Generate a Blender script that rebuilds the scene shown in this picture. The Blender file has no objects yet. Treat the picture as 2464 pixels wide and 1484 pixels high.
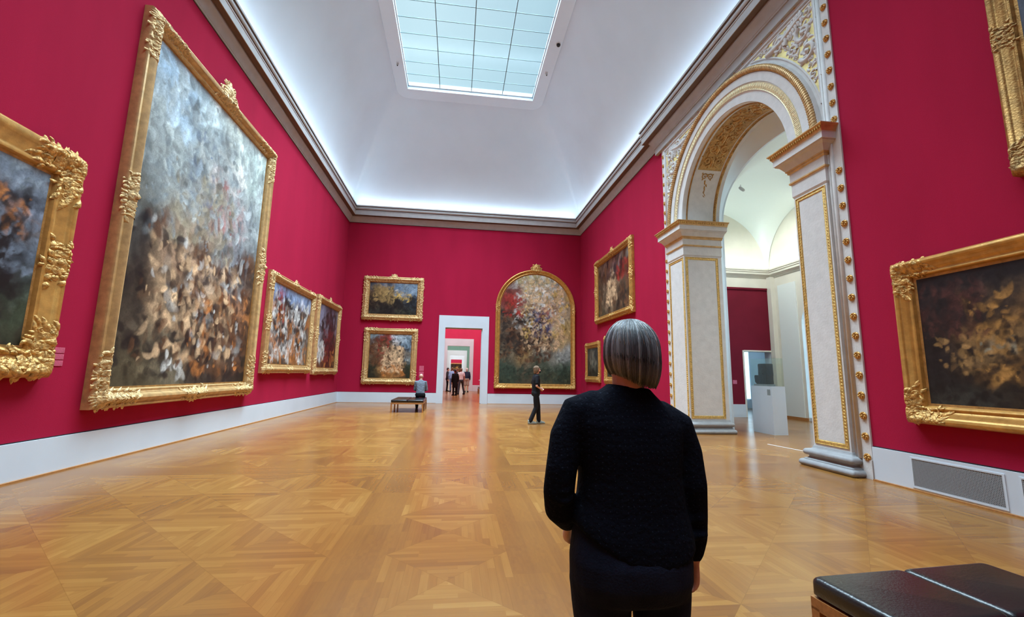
import bpy, bmesh, math, random
import numpy as np
from mathutils import Vector, Matrix
PI = math.pi
SC = bpy.context.scene
COL = SC.collection
random.seed(7)

# ---------------------------------------------------------------- camera
FPX = 1046.58
fw = Vector((0.12264829, 0.98130591, 0.14831084)).normalized()
rt = Vector((0.99176194, -0.12675146, 0.018502)).normalized()
up = rt.cross(fw).normalized()
cam_d = bpy.data.cameras.new('camera')
cam_d.sensor_fit = 'HORIZONTAL'; cam_d.sensor_width = 36.0
cam_d.lens = FPX / 2464 * 36.0
cam_d.clip_start = 0.05; cam_d.clip_end = 300
cam = bpy.data.objects.new('camera', cam_d); COL.objects.link(cam)
cam.matrix_world = Matrix(((rt.x, up.x, -fw.x, 0), (rt.y, up.y, -fw.y, 0), (rt.z, up.z, -fw.z, 1.42), (0, 0, 0, 1)))
SC.camera = cam
# ---------------------------------------------------------------- view / world
SC.view_settings.view_transform = 'Standard'
SC.view_settings.look = 'None'
SC.view_settings.gamma = 1.0
SC.view_settings.use_curve_mapping = False
SC.view_settings.exposure = 0.0
SC.cycles.use_denoising = True
SC.cycles.max_bounces = 9
SC.cycles.diffuse_bounces = 6
SC.cycles.glossy_bounces = 4
SC.cycles.transmission_bounces = 6
SC.cycles.transparent_max_bounces = 12
SC.cycles.sample_clamp_indirect = 8.0
SC.cycles.caustics_reflective = False
SC.cycles.caustics_refractive = False
W = bpy.data.worlds.new('sky'); SC.world = W; W.use_nodes = True
nt = W.node_tree; nt.nodes.clear()
o = nt.nodes.new('ShaderNodeOutputWorld'); bg = nt.nodes.new('ShaderNodeBackground')
tc = nt.nodes.new('ShaderNodeTexCoord'); ns = nt.nodes.new('ShaderNodeTexNoise'); ns.inputs['Scale'].default_value = 2.2
ns.inputs['Detail'].default_value = 3
cr = nt.nodes.new('ShaderNodeValToRGB')
cr.color_ramp.elements[0].position = 0.22; cr.color_ramp.elements[0].color = (0.20, 0.36, 0.50, 1)
cr.color_ramp.elements[1].position = 0.80; cr.color_ramp.elements[1].color = (0.78, 0.95, 1.0, 1)
sx_ = nt.nodes.new('ShaderNodeSeparateXYZ'); ma = nt.nodes.new('ShaderNodeMath'); ma.operation = 'MULTIPLY_ADD'; ma.inputs[1].default_value = -1.9
nt.links.new(tc.outputs['Generated'], ns.inputs['Vector']); nt.links.new(tc.outputs['Generated'], sx_.inputs[0]); nt.links.new(sx_.outputs[0], ma.inputs[0]); nt.links.new(ns.outputs['Fac'], ma.inputs[2]); nt.links.new(ma.outputs[0], cr.inputs['Fac'])
nt.links.new(cr.outputs['Color'], bg.inputs['Color']); bg.inputs['Strength'].default_value = 1.15
nt.links.new(bg.outputs[0], o.inputs[0])

SKY_E = .92       # skylight panes of the hall
LED_E = 25.0        # cove light strips
FAR_E = 8.5        # laylights of the rooms beyond
WIN_E = 19.0        # side windows
HALL_FILL_W = 3150

# unseen area lamps added above the glass ceiling to brighten the hall
for i, wgt in enumerate((.5, .7, 1.15, 2.7)):
    ld = bpy.data.lights.new('hidden_fill_lamp', 'AREA'); ld.shape = 'RECTANGLE'; ld.size = 5.2; ld.size_y = 5.2
    ld.energy = HALL_FILL_W*wgt; ld.color = (.80, .91, 1.0); ld.spread = math.radians(100)
    lo = bpy.data.objects.new('hidden_fill_lamp', ld); COL.objects.link(lo); lo.location = (.225, -1.9+5.5*i, 14.9)
    lo.rotation_euler = (0, math.radians(3), 0)
# ---------------------------------------------------------------- key numbers
XL, XR, YB, YF = -5.334, 6.084, 20.93, -8.0
ZC = 8.51          # underside of cornice
ZT = 9.26          # top of cornice
ZR = 13.5          # ring around the skylight
BB = 0.465         # baseboard height

# ---------------------------------------------------------------- materials
def lin(c):
    return tuple(((v/255)/12.92 if v/255 <= .04045 else ((v/255+.055)/1.055)**2.4) for v in c)
MATS = {}
def mat(name, col, rough=.6, metal=0., noise=None, bump=None, spec=.5, coat=0., coat_r=.1, trans=0., alpha=1., sheen=0.):
    m = bpy.data.materials.new(name); m.use_nodes = True; MATS[name] = m
    n = m.node_tree; b = n.nodes['Principled BSDF']
    b.inputs['Base Color'].default_value = (*col, 1); b.inputs['Roughness'].default_value = rough
    b.inputs['Metallic'].default_value = metal
    b.inputs['Specular IOR Level'].default_value = spec
    b.inputs['Coat Weight'].default_value = coat; b.inputs['Coat Roughness'].default_value = coat_r
    b.inputs['Transmission Weight'].default_value = trans; b.inputs['Alpha'].default_value = alpha
    if sheen: b.inputs['Sheen Weight'].default_value = sheen
    tcn = n.nodes.new('ShaderNodeTexCoord')
    if noise:
        sc, amt = noise[:2]; stretch = noise[2] if len(noise) > 2 else (1, 1, 1)
        mp = n.nodes.new('ShaderNodeMapping'); mp.inputs['Scale'].default_value = stretch
        t = n.nodes.new('ShaderNodeTexNoise'); t.inputs['Scale'].default_value = sc; t.inputs['Detail'].default_value = 5
        r = n.nodes.new('ShaderNodeMapRange'); r.inputs['From Min'].default_value = .3; r.inputs['From Max'].default_value = .7
        r.inputs['To Min'].default_value = 1-amt; r.inputs['To Max'].default_value = 1+amt
        mx = n.nodes.new('ShaderNodeMix'); mx.data_type = 'RGBA'; mx.blend_type = 'MULTIPLY'; mx.inputs[0].default_value = 1
        mx.inputs[6].default_value = (*col, 1)
        n.links.new(tcn.outputs['Object'], mp.inputs[0]); n.links.new(mp.outputs[0], t.inputs['Vector'])
        n.links.new(t.outputs['Fac'], r.inputs['Value']); n.links.new(r.outputs[0], mx.inputs[7])
        n.links.new(mx.outputs[2], b.inputs['Base Color'])
    if bump:
        sc, st = bump[:2]; stretch = bump[2] if len(bump) > 2 else (1, 1, 1)
        mp = n.nodes.new('ShaderNodeMapping'); mp.inputs['Scale'].default_value = stretch
        t = n.nodes.new('ShaderNodeTexNoise'); t.inputs['Scale'].default_value = sc; t.inputs['Detail'].default_value = 4
        bp = n.nodes.new('ShaderNodeBump'); bp.inputs['Strength'].default_value = st; bp.inputs['Distance'].default_value = .02
        n.links.new(tcn.outputs['Object'], mp.inputs[0]); n.links.new(mp.outputs[0], t.inputs['Vector'])
        n.links.new(t.outputs['Fac'], bp.inputs['Height']); n.links.new(bp.outputs[0], b.inputs['Normal'])
    return m
def emit(name, col, st, glossy=.0):
    m = bpy.data.materials.new(name); m.use_nodes = True; MATS[name] = m
    n = m.node_tree; b = n.nodes['Principled BSDF']
    b.inputs['Base Color'].default_value = (.5, .6, .62, 1); b.inputs['Roughness'].default_value = .25
    b.inputs['Emission Color'].default_value = (*col, 1); b.inputs['Emission Strength'].default_value = st
    return m

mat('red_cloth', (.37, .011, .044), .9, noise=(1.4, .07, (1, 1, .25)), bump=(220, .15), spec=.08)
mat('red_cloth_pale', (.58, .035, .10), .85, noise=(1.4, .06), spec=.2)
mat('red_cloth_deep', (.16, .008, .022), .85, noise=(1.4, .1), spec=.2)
mat('green_cloth', (.16, .29, .24), .85, noise=(2, .06), spec=.2)
mat('white_paint', (.61, .67, .73), .55, noise=(1.2, .04))
mat('plaster', (.72, .83, .92), .9, noise=(.6, .03), spec=.2)
mat('beige_plaster', (.72, .68, .59), .85, noise=(2, .05), spec=.2)
mat('mint_plaster', (.76, .80, .78), .9, spec=.2)
mat('stone', (.64, .62, .60), .7, noise=(7, .06), bump=(30, .15))
mat('stone_grey', (.30, .30, .305), .6, noise=(9, .10), bump=(25, .2))
mat('cornice_paint', (.43, .42, .415), .7, noise=(5, .06))
mat('cornice_brown_shade', (.15, .105, .09), .8, noise=(5, .08))  # soffit and grooves: brown paint tone with shade put into the colour
mat('gap_shadow_paint', (.015, .008, .01), .9)
mat('gilt', (.56, .29, .07), .38, .42, noise=(9, .22), bump=(60, .10))
mat('gilt_pale', (.58, .36, .15), .45, .3, noise=(9, .20), bump=(60, .10))
mat('gilt_carved', (.60, .34, .10), .4, .4, noise=(22, .45), bump=(26, 1.0))
mat('gilt_pale_carved', (.62, .41, .18), .45, .3, noise=(22, .4), bump=(22, 1.0))
mat('gilt_brown_carved', (.45, .26, .09), .42, .55, noise=(22, .4), bump=(26, 1.0))
mat('gilt_cream', (.78, .66, .40), .5, .25, noise=(20, .2))
mat('gilt_brown', (.45, .24, .07), .42, .6, noise=(12, .3), bump=(50, .3))
mat('gilt_leaf', (.68, .44, .13), .45, .4, noise=(30, .3), bump=(90, .5))
mat('yellow_ground', (.86, .72, .30), .45, .25, noise=(6, .25))
mat('black_leather', (.012, .011, .012), .26, noise=(3, .3), bump=(90, .12), spec=.5, coat=.12, coat_r=.2)
mat('bench_wood', (.40, .17, .05), .45, noise=(8, .2, (1, 6, 6)))
mat('steel', (.55, .56, .57), .35, .9)
mat('glazing_bar', (.16, .24, .26), .6)
mat('black_plastic', (.01, .01, .012), .3)
mat('grille_grey', (.33, .34, .35), .5)
mat('white_plastic', (.75, .75, .76), .4)
mat('label_pink', (.55, .10, .17), .35, noise=(60, .25))
mat('label_grey', (.22, .24, .24), .5, noise=(90, .3))
mat('skin', (.62, .33, .25), .5, noise=(30, .08), spec=.35)
mat('skin_tan', (.45, .22, .14), .5, noise=(30, .08), spec=.35)
mat('hair_dark', (.02, .014, .01), .5, bump=(80, .6, (6, 6, 1)))
mat('hair_brown', (.20, .115, .06), .5, noise=(40, .5), bump=(80, .6, (6, 6, 1)))
mat('hair_white', (.62, .60, .58), .55, noise=(40, .2), bump=(80, .5, (6, 6, 1)))
mat('cloth_black', (.010, .010, .013), .85, bump=(60, .4), spec=.2)
mat('cloth_charcoal', (.035, .036, .042), .85, bump=(50, .4), spec=.2)
mat('cloth_navy', (.018, .024, .05), .85, bump=(50, .4), spec=.2)
mat('cloth_sky', (.28, .44, .72), .8, noise=(12, .1), bump=(30, .5), spec=.2)
mat('cloth_grey', (.17, .20, .245), .85, noise=(9, .25), bump=(22, .9), spec=.2)
mat('cloth_white', (.75, .74, .78), .85, noise=(9, .05), bump=(22, .6), spec=.2)
mat('cloth_khaki', (.42, .36, .29), .85, bump=(22, .6), spec=.2)
mat('denim', (.009, .013, .028), .9, noise=(9, .45), bump=(160, .25), spec=.1)
mat('stitch', (.018, .028, .055), .9)
mat('denim_blue', (.10, .16, .28), .85, noise=(14, .3), bump=(60, .5), spec=.2)
mat('denim_grey', (.06, .07, .09), .85, noise=(14, .3), bump=(60, .5), spec=.2)
mat('shoe_grey', (.25, .28, .25), .7)
mat('bronze', (.020, .014, .011), .4, .3, noise=(8, .5), bump=(12, .8))
mat('strip_white', (.8, .8, .8), .4)
mat('eye_white', (.8, .8, .78), .3); mat('lip', (.45, .14, .12), .5)

# sweater: navy-black with small pale dots
m = mat('sweater', (.0035, .0045, .009), .95, bump=(70, .3), spec=.08)
n = m.node_tree; b = n.nodes['Principled BSDF']
tcn = n.nodes.new('ShaderNodeTexCoord'); vo = n.nodes.new('ShaderNodeTexVoronoi'); vo.inputs['Scale'].default_value = 58
vo.inputs['Randomness'].default_value = .12; vo.voronoi_dimensions = '3D'
lt = n.nodes.new('ShaderNodeMath'); lt.operation = 'LESS_THAN'; lt.inputs[1].default_value = .11
mx = n.nodes.new('ShaderNodeMix'); mx.data_type = 'RGBA'; mx.inputs[6].default_value = (.0035, .0045, .009, 1); mx.inputs[7].default_value = (.013, .017, .030, 1)
mpd = n.nodes.new('ShaderNodeMapping'); mpd.inputs['Scale'].default_value = (1, 0, 1)
n.links.new(tcn.outputs['Object'], mpd.inputs[0]); n.links.new(mpd.outputs[0], vo.inputs['Vector']); n.links.new(vo.outputs['Distance'], lt.inputs[0]); n.links.new(lt.outputs[0], mx.inputs[0])
n.links.new(mx.outputs[2], b.inputs['Base Color'])

# silver hair: attribute streaks
m = mat('hair_silver', (.4, .42, .45), .38, spec=.6)
n = m.node_tree; b = n.nodes['Principled BSDF']
at = n.nodes.new('ShaderNodeVertexColor'); at.layer_name = 'Col'; n.links.new(at.outputs[0], b.inputs['Base Color'])

# glass
def glass(name, tint=(1, 1, 1), gl=.10):
    m = bpy.data.materials.new(name); m.use_nodes = True; MATS[name] = m
    n = m.node_tree; n.nodes.clear()
    out = n.nodes.new('ShaderNodeOutputMaterial'); tr = n.nodes.new('ShaderNodeBsdfTransparent'); tr.inputs[0].default_value = (*tint, 1)
    g = n.nodes.new('ShaderNodeBsdfGlossy'); g.inputs['Roughness'].default_value = .03
    mxs = n.nodes.new('ShaderNodeMixShader'); mxs.inputs[0].default_value = gl
    n.links.new(tr.outputs[0], mxs.inputs[1]); n.links.new(g.outputs[0], mxs.inputs[2]); n.links.new(mxs.outputs[0], out.inputs[0])
    return m
glass('case_glass', (.95, .98, .965), .045)

# frosted skylight panes: lit by the sky above, partly clear
m = bpy.data.materials.new('sky_glass'); m.use_nodes = True; MATS['sky_glass'] = m
n = m.node_tree; n.nodes.clear()
out = n.nodes.new('ShaderNodeOutputMaterial'); em = n.nodes.new('ShaderNodeEmission'); tr = n.nodes.new('ShaderNodeBsdfTransparent')
em.inputs['Color'].default_value = (.62, .90, 1.0, 1); em.inputs['Strength'].default_value = SKY_E
tr.inputs[0].default_value = (.9, .97, 1, 1)
gl = n.nodes.new('ShaderNodeBsdfGlossy'); gl.inputs['Roughness'].default_value = .15
m1 = n.nodes.new('ShaderNodeMixShader'); m1.inputs[0].default_value = .48
m2 = n.nodes.new('ShaderNodeMixShader'); m2.inputs[0].default_value = .06
n.links.new(tr.outputs[0], m1.inputs[1]); n.links.new(em.outputs[0], m1.inputs[2])
n.links.new(m1.outputs[0], m2.inputs[1]); n.links.new(gl.outputs[0], m2.inputs[2]); n.links.new(m2.outputs[0], out.inputs[0])
emit('lay_glass', (1, .98, .97), FAR_E); emit('window_glass', (.25, .60, 1.0), 2.6); emit('window_glass_far', (.50, .80, 1.0), 2.2)
emit('led', (.76, .88, 1.0), LED_E); emit('led_mint', (.80, 1.0, .96), LED_E*.95)

# parquet
def N(t, n_, **k):
    x = n_.nodes.new(t)
    for a, v in k.items(): setattr(x, a, v)
    return x
def parquet():
    m = bpy.data.materials.new('parquet'); m.use_nodes = True; MATS['parquet'] = m
    t = m.node_tree; b = t.nodes['Principled BSDF']; L = t.links.new
    def M(op, a, bb=None, c=None):
        x = N('ShaderNodeMath', t, operation=op)
        for i, v in enumerate((a, bb, c)):
            if v is None: continue
            if isinstance(v, (int, float)): x.inputs[i].default_value = v
            else: L(v, x.inputs[i])
        return x.outputs[0]
    geo = N('ShaderNodeNewGeometry', t); sp = N('ShaderNodeSeparateXYZ', t); L(geo.outputs['Position'], sp.inputs[0])
    X, Y = sp.outputs[0], sp.outputs[1]
    T = .945
    ax = M('ABSOLUTE', M('ADD', X, .015))
    incen = M('LESS_THAN', ax, T/2)
    inband = M('MULTIPLY', M('GREATER_THAN', ax, T/2), M('LESS_THAN', ax, .92))
    uc = M('ADD', M('DIVIDE', M('ADD', X, .015), T), .5)
    us = M('DIVIDE', M('SUBTRACT', ax, .92), T)
    u = M('ADD', M('MULTIPLY', incen, uc), M('MULTIPLY', M('SUBTRACT', 1., incen), M('ADD', us, M('MULTIPLY', M('SIGN', X), 40))))
    P = T*12+.5
    yy = M('MODULO', M('ADD', Y, 100*P-7.08), P)        # from the end of the cross band
    incross = M('GREATER_THAN', yy, T*12)
    v = M('DIVIDE', yy, T)
    band = M('MAXIMUM', inband, incross)
    fu = M('FRACT', M('ADD', u, 100)); fv = M('FRACT', v)
    iu = M('FLOOR', u); iv = M('ADD', M('FLOOR', v), M('MULTIPLY', M('FLOOR', M('DIVIDE', Y, P)), 17))
    du = M('SUBTRACT', fu, .5); dv = M('SUBTRACT', fv, .5)
    adu = M('ABSOLUTE', du); adv = M('ABSOLUTE', dv)
    q = M('GREATER_THAN', adu, adv)                     # left/right quadrants
    mm = M('MAXIMUM', adu, adv)
    ring = M('FLOOR', M('MULTIPLY', mm, 15.9))
    sgn = M('ADD', M('MULTIPLY', q, M('SIGN', du)), M('MULTIPLY', M('SUBTRACT', 1., q), M('MULTIPLY', M('SIGN', dv), 3)))
    alongq = M('ADD', M('MULTIPLY', q, Y), M('MULTIPLY', M('SUBTRACT', 1., q), X))
    seg = M('FLOOR', M('MULTIPLY', M('ADD', alongq, M('MULTIPLY', ring, .37)), 1.7))
    idv = M('ADD', M('ADD', M('MULTIPLY', iu, 7.13), M('MULTIPLY', iv, 13.7)), M('MULTIPLY', sgn, 3.31))
    wn0 = N('ShaderNodeTexWhiteNoise', t, noise_dimensions='1D'); L(idv, wn0.inputs['W'])
    idp = M('ADD', M('ADD', idv, M('MULTIPLY', ring, 1.77)), M('MULTIPLY', seg, .613))
    wn1 = N('ShaderNodeTexWhiteNoise', t, noise_dimensions='1D'); L(idp, wn1.inputs['W'])
    # plank band ids
    bp_ = M('ADD', M('MULTIPLY', M('SUBTRACT', 1., incross), M('FLOOR', M('MULTIPLY', X, 11))), M('MULTIPLY', incross, M('FLOOR', M('MULTIPLY', Y, 11))))
    bs = M('FLOOR', M('MULTIPLY', M('ADD', M('MULTIPLY', M('SUBTRACT', 1., incross), Y), M('MULTIPLY', incross, X)), .9))
    wn2 = N('ShaderNodeTexWhiteNoise', t, noise_dimensions='1D'); L(M('ADD', M('MULTIPLY', bp_, 3.1), M('MULTIPLY', bs, 7.7)), wn2.inputs['W'])
    tile = M('ADD', M('ADD', M('MULTIPLY', wn0.outputs['Value'], .36), .10), M('MULTIPLY', wn1.outputs['Value'], .36))
    val = M('ADD', M('MULTIPLY', band, M('ADD', M('MULTIPLY', wn2.outputs['Value'], .22), .16)), M('MULTIPLY', M('SUBTRACT', 1., band), tile))
    # grain
    mp = N('ShaderNodeMapping', t); mp.inputs['Scale'].default_value = (1, 1, 1)
    gv = N('ShaderNodeCombineXYZ', t)
    gq = M('MAXIMUM', M('MULTIPLY', q, M('SUBTRACT', 1., band)), M('MULTIPLY', inband, M('SUBTRACT', 1., incross)))
    gx = M('ADD', M('MULTIPLY', gq, M('MULTIPLY', X, 40)), M('MULTIPLY', M('SUBTRACT', 1., gq), M('MULTIPLY', X, 2.5)))
    gy = M('ADD', M('MULTIPLY', gq, M('MULTIPLY', Y, 2.5)), M('MULTIPLY', M('SUBTRACT', 1., gq), M('MULTIPLY', Y, 40)))
    L(gx, gv.inputs[0]); L(gy, gv.inputs[1]); L(M('MULTIPLY', idp, 3.), gv.inputs[2])
    gn = N('ShaderNodeTexNoise', t); gn.inputs['Scale'].default_value = 1.0; gn.inputs['Detail'].default_value = 3; L(gv.outputs[0], gn.inputs['Vector'])
    big = N('ShaderNodeTexNoise', t); big.inputs['Scale'].default_value = .55; big.inputs['Detail'].default_value = 2; L(geo.outputs['Position'], big.inputs['Vector'])
    val2 = M('ADD', val, M('MULTIPLY', M('SUBTRACT', gn.outputs['Fac'], .5), .35))
    val3 = M('ADD', val2, M('MULTIPLY', M('SUBTRACT', big.outputs['Fac'], .5), .5))
    cr = N('ShaderNodeValToRGB', t); L(val3, cr.inputs[0]); e = cr.color_ramp.elements
    e[0].position = -.0; e[0].color = (.190, .074, .021, 1); e[1].position = 1; e[1].color = (.405, .205, .056, 1)
    e2 = e.new(.40); e2.color = (.270, .111, .025, 1); e3 = e.new(.7); e3.color = (.318, .145, .034, 1)
    # joints
    fr = M('FRACT', M('MULTIPLY', mm, 15.9)); j1 = M('LESS_THAN', fr, .045)
    jd = M('LESS_THAN', M('ABSOLUTE', M('SUBTRACT', adu, adv)), .003)
    j = M('MULTIPLY', M('MAXIMUM', j1, jd), M('SUBTRACT', 1., band))
    mx = N('ShaderNodeMix', t, data_type='RGBA', blend_type='MULTIPLY'); L(M('MULTIPLY', j, .22), mx.inputs[0])
    L(cr.outputs[0], mx.inputs[6]); mx.inputs[7].default_value = (.3, .2, .1, 1)
    L(mx.outputs[2], b.inputs['Base Color'])
    ro = M('ADD', .235, M('MULTIPLY', M('SUBTRACT', big.outputs['Fac'], .5), .15)); L(ro, b.inputs['Roughness'])
    b.inputs['Specular IOR Level'].default_value = .46
    bmp = N('ShaderNodeBump', t); bmp.inputs['Strength'].default_value = .06; bmp.inputs['Distance'].default_value = .01
    bn = N('ShaderNodeTexNoise', t); bn.inputs['Scale'].default_value = 7; L(geo.outputs['Position'], bn.inputs['Vector'])
    L(bn.outputs['Fac'], bmp.inputs['Height']); L(bmp.outputs[0], b.inputs['Normal'])
    return m
parquet()

# painted canvas: vertex colours broken up by brushwork noise
m = bpy.data.materials.new('oil_paint'); m.use_nodes = True; MATS['oil_paint'] = m
n = m.node_tree; b = n.nodes['Principled BSDF']
at = n.nodes.new('ShaderNodeVertexColor'); at.layer_name = 'Col'
tcn = n.nodes.new('ShaderNodeTexCoord'); t = n.nodes.new('ShaderNodeTexNoise'); t.inputs['Scale'].default_value = 18; t.inputs['Detail'].default_value = 6
t.inputs['Distortion'].default_value = 1.5
r = n.nodes.new('ShaderNodeMapRange'); r.inputs['From Min'].default_value = .3; r.inputs['From Max'].default_value = .7
r.inputs['To Min'].default_value = .98; r.inputs['To Max'].default_value = 1.5
mx = n.nodes.new('ShaderNodeMix'); mx.data_type = 'RGBA'; mx.blend_type = 'MULTIPLY'; mx.inputs[0].default_value = 1
n.links.new(tcn.outputs['Object'], t.inputs['Vector']); n.links.new(t.outputs['Fac'], r.inputs['Value'])
n.links.new(at.outputs[0], mx.inputs[6]); n.links.new(r.outputs[0], mx.inputs[7]); n.links.new(mx.outputs[2], b.inputs['Base Color'])
b.inputs['Roughness'].default_value = .42; b.inputs['Specular IOR Level'].default_value = .35

# ---------------------------------------------------------------- mesh helpers
class MB:
    def __init__(s): s.v = []; s.f = []; s.mi = []
    def add(s, vs, fs, mi=0):
        k = len(s.v); s.v += [tuple(p) for p in vs]; s.f += [tuple(i+k for i in f) for f in fs]; s.mi += [mi]*len(fs)
    def box(s, x0, x1, y0, y1, z0, z1, mi=0):
        s.add([(x0, y0, z0), (x1, y0, z0), (x1, y1, z0), (x0, y1, z0), (x0, y0, z1), (x1, y0, z1), (x1, y1, z1), (x0, y1, z1)],
              [(0, 3, 2, 1), (4, 5, 6, 7), (0, 1, 5, 4), (1, 2, 6, 5), (2, 3, 7, 6), (3, 0, 4, 7)], mi)
    def rbox(s, x0, x1, y0, y1, z0, z1, r, mi=0):      # box with rounded upper and side edges
        rings = []
        for k in range(5):
            a = k/4*PI/2; o_ = r*(1-math.cos(a)) ; zz = z1-r+r*math.sin(a)
            rings.append((o_, zz))
        rings = [(r*.5, z0), (0, z0+r*.5)]+rings
        s.rings([rrect(x0+o_, x1-o_, y0+o_, y1-o_, r, zz) for o_, zz in rings], mi, True)
    def rings(s, rs, mi=0, caps=True, closed=True):
        n_ = len(rs[0]); vs = [p for r_ in rs for p in r_]; fs = []
        for i in range(len(rs)-1):
            for j in range(n_ if closed else n_-1):
                a = i*n_+j; b_ = i*n_+(j+1) % n_
                fs.append((a, b_, b_+n_, a+n_))
        if caps:
            fs.append(tuple(range(n_-1, -1, -1))); fs.append(tuple((len(rs)-1)*n_+j for j in range(n_)))
        s.add(vs, fs, mi)
    def ell(s, c, r, mi=0, nu=8, nv=5, M3=None):
        vs = []; fs = []
        for i in range(nv+1):
            th = PI*i/nv
            for j in range(nu):
                ph = 2*PI*j/nu
                p = Vector((r[0]*math.sin(th)*math.cos(ph), r[1]*math.sin(th)*math.sin(ph), r[2]*math.cos(th)))
                if M3 is not None: p = M3 @ p
                vs.append((c[0]+p.x, c[1]+p.y, c[2]+p.z))
        for i in range(nv):
            for j in range(nu):
                a = i*nu+j; b_ = i*nu+(j+1) % nu
                fs.append((a, a+nu, b_+nu, b_))
        s.add(vs, fs, mi)
    def tube(s, pts, rad, mi=0, n=10, ref=(0, 0, 1), sq=None, ends=True):
        # tapered tube with rounded ends; sq=(a,b) scales along frame axes
        P = [Vector(p) for p in pts]
        R = list(rad) if hasattr(rad, '__len__') else [rad]*len(P)
        if ends:
            d0 = (P[0]-P[1]).normalized(); d1 = (P[-1]-P[-2]).normalized()
            r0, r1 = R[0], R[-1]
            P = [P[0]+d0*r0*.95, P[0]+d0*r0*.7]+P+[P[-1]+d1*r1*.7, P[-1]+d1*r1*.95]
            R = [r0*.3, r0*.71]+R+[r1*.71, r1*.3]
        rs = []; ref = Vector(ref)
        for i, p in enumerate(P):
            d = (P[min(i+1, len(P)-1)]-P[max(i-1, 0)]).normalized()
            a = ref-d*ref.dot(d)
            if a.length < 1e-4: a = Vector((1, 0, 0))-d*d.x
            a.normalize(); b_ = d.cross(a)
            sa, sb = sq if sq else (1, 1)
            rs.append([tuple(p+a*(math.cos(2*PI*j/n)*R[i]*sa)+b_*(math.sin(2*PI*j/n)*R[i]*sb)) for j in range(n)])
        s.rings(rs, mi, True)
    def build(s, name, mats, parent=None, smooth=False, loc=None):
        me = bpy.data.meshes.new(name); me.from_pydata(s.v, [], s.f)
        if isinstance(mats, str): mats = [mats]
        for q in mats: me.materials.append(MATS[q])
        if any(s.mi): me.polygons.foreach_set('material_index', s.mi)
        if smooth: me.polygons.foreach_set('use_smooth', [True]*len(me.polygons))
        bm = bmesh.new(); bm.from_mesh(me); bmesh.ops.recalc_face_normals(bm, faces=bm.faces); bm.to_mesh(me); bm.free()
        me.update()
        ob = bpy.data.objects.new(name, me); COL.objects.link(ob)
        if parent: ob.parent = parent
        if loc: ob.location = loc
        return ob
def rrect(x0, x1, y0, y1, r, z, k=4):
    r = max(1e-4, min(r, (x1-x0)/2-1e-4, (y1-y0)/2-1e-4)); out_ = []
    for cx, cy, a0 in ((x1-r, y1-r, 0), (x0+r, y1-r, PI/2), (x0+r, y0+r, PI), (x1-r, y0+r, 1.5*PI)):
        for i in range(k+1):
            a = a0+PI/2*i/k; out_.append((cx+r*math.cos(a), cy+r*math.sin(a), z))
    return out_
def sm(ob, lv=1):
    md = ob.modifiers.new('s', 'SUBSURF'); md.levels = lv; md.render_levels = lv
def autosmooth(ob, ang=40):
    me = ob.data
    me.polygons.foreach_set('use_smooth', [True]*len(me.polygons))
    bm = bmesh.new(); bm.from_mesh(me)
    for e in bm.edges:
        if len(e.link_faces) == 2 and e.calc_face_angle(0) > math.radians(ang): e.smooth = False
    bm.to_mesh(me); bm.free()
def thing(name, label, cat, loc=(0, 0, 0), rz=0, group=None, kind=None):
    ob = bpy.data.objects.new(name, None); COL.objects.link(ob); ob.location = loc; ob.rotation_euler = (0, 0, rz)
    ob['label'] = label; ob['category'] = cat
    if group: ob['group'] = group
    if kind: ob['kind'] = kind
    ob.empty_display_size = .1
    return ob
def tag(ob, label, cat, group=None):
    ob['label'] = label; ob['category'] = cat
    if group: ob['group'] = group
    return ob
def struct(ob, label=None, cat=None):
    ob['kind'] = 'structure'
    if label: ob['label'] = label
    if cat: ob['category'] = cat
    return ob
def quad_grid(f, nu, nv):
    vs = [f(i/nu, j/nv) for j in range(nv+1) for i in range(nu+1)]
    fs = [(j*(nu+1)+i, j*(nu+1)+i+1, (j+1)*(nu+1)+i+1, (j+1)*(nu+1)+i) for j in range(nv) for i in range(nu)]
    return vs, fs
# ================================================================ ROOM
def prism(outline, ax, w0, w1, mb=None, mi_front=0, mi_side=0, mi_back=None):
    # outline: (u,v); ax='x' -> (w,u,v), ax='y' -> (u,w,v), ax='z' -> (u,v,w)
    mb = mb or MB()
    g = {'x': lambda u, v, w: (w, u, v), 'y': lambda u, v, w: (u, w, v), 'z': lambda u, v, w: (u, v, w)}[ax]
    n_ = len(outline)
    A = [g(u, v, w0) for u, v in outline]; B_ = [g(u, v, w1) for u, v in outline]
    mb.add(A+B_, [tuple(range(n_))], mi_front)
    k = len(mb.v)-2*n_
    mb.f.append(tuple(k+n_+i for i in range(n_-1, -1, -1))); mb.mi.append(mi_front if mi_back is None else mi_back)
    for i in range(n_):
        j = (i+1) % n_
        mb.f.append((k+i, k+j, k+n_+j, k+n_+i)); mb.mi.append(mi_side)
    return mb
def inset(poly, d):
    n_ = len(poly); area = sum(poly[i][0]*poly[(i+1) % n_][1]-poly[(i+1) % n_][0]*poly[i][1] for i in range(n_))
    sg = 1 if area > 0 else -1; out_ = []
    for i in range(n_):
        p0, p1, p2 = Vector(poly[i-1]), Vector(poly[i]), Vector(poly[(i+1) % n_])
        a = (p1-p0).normalized(); b_ = (p2-p1).normalized()
        na = Vector((-a.y, a.x))*sg; nb = Vector((-b_.y, b_.x))*sg
        mt = (na+nb); mt = mt/(mt.length_squared/2) if mt.length > 1e-6 else na
        out_.append(tuple(p1+mt*d))
    return out_
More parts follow.
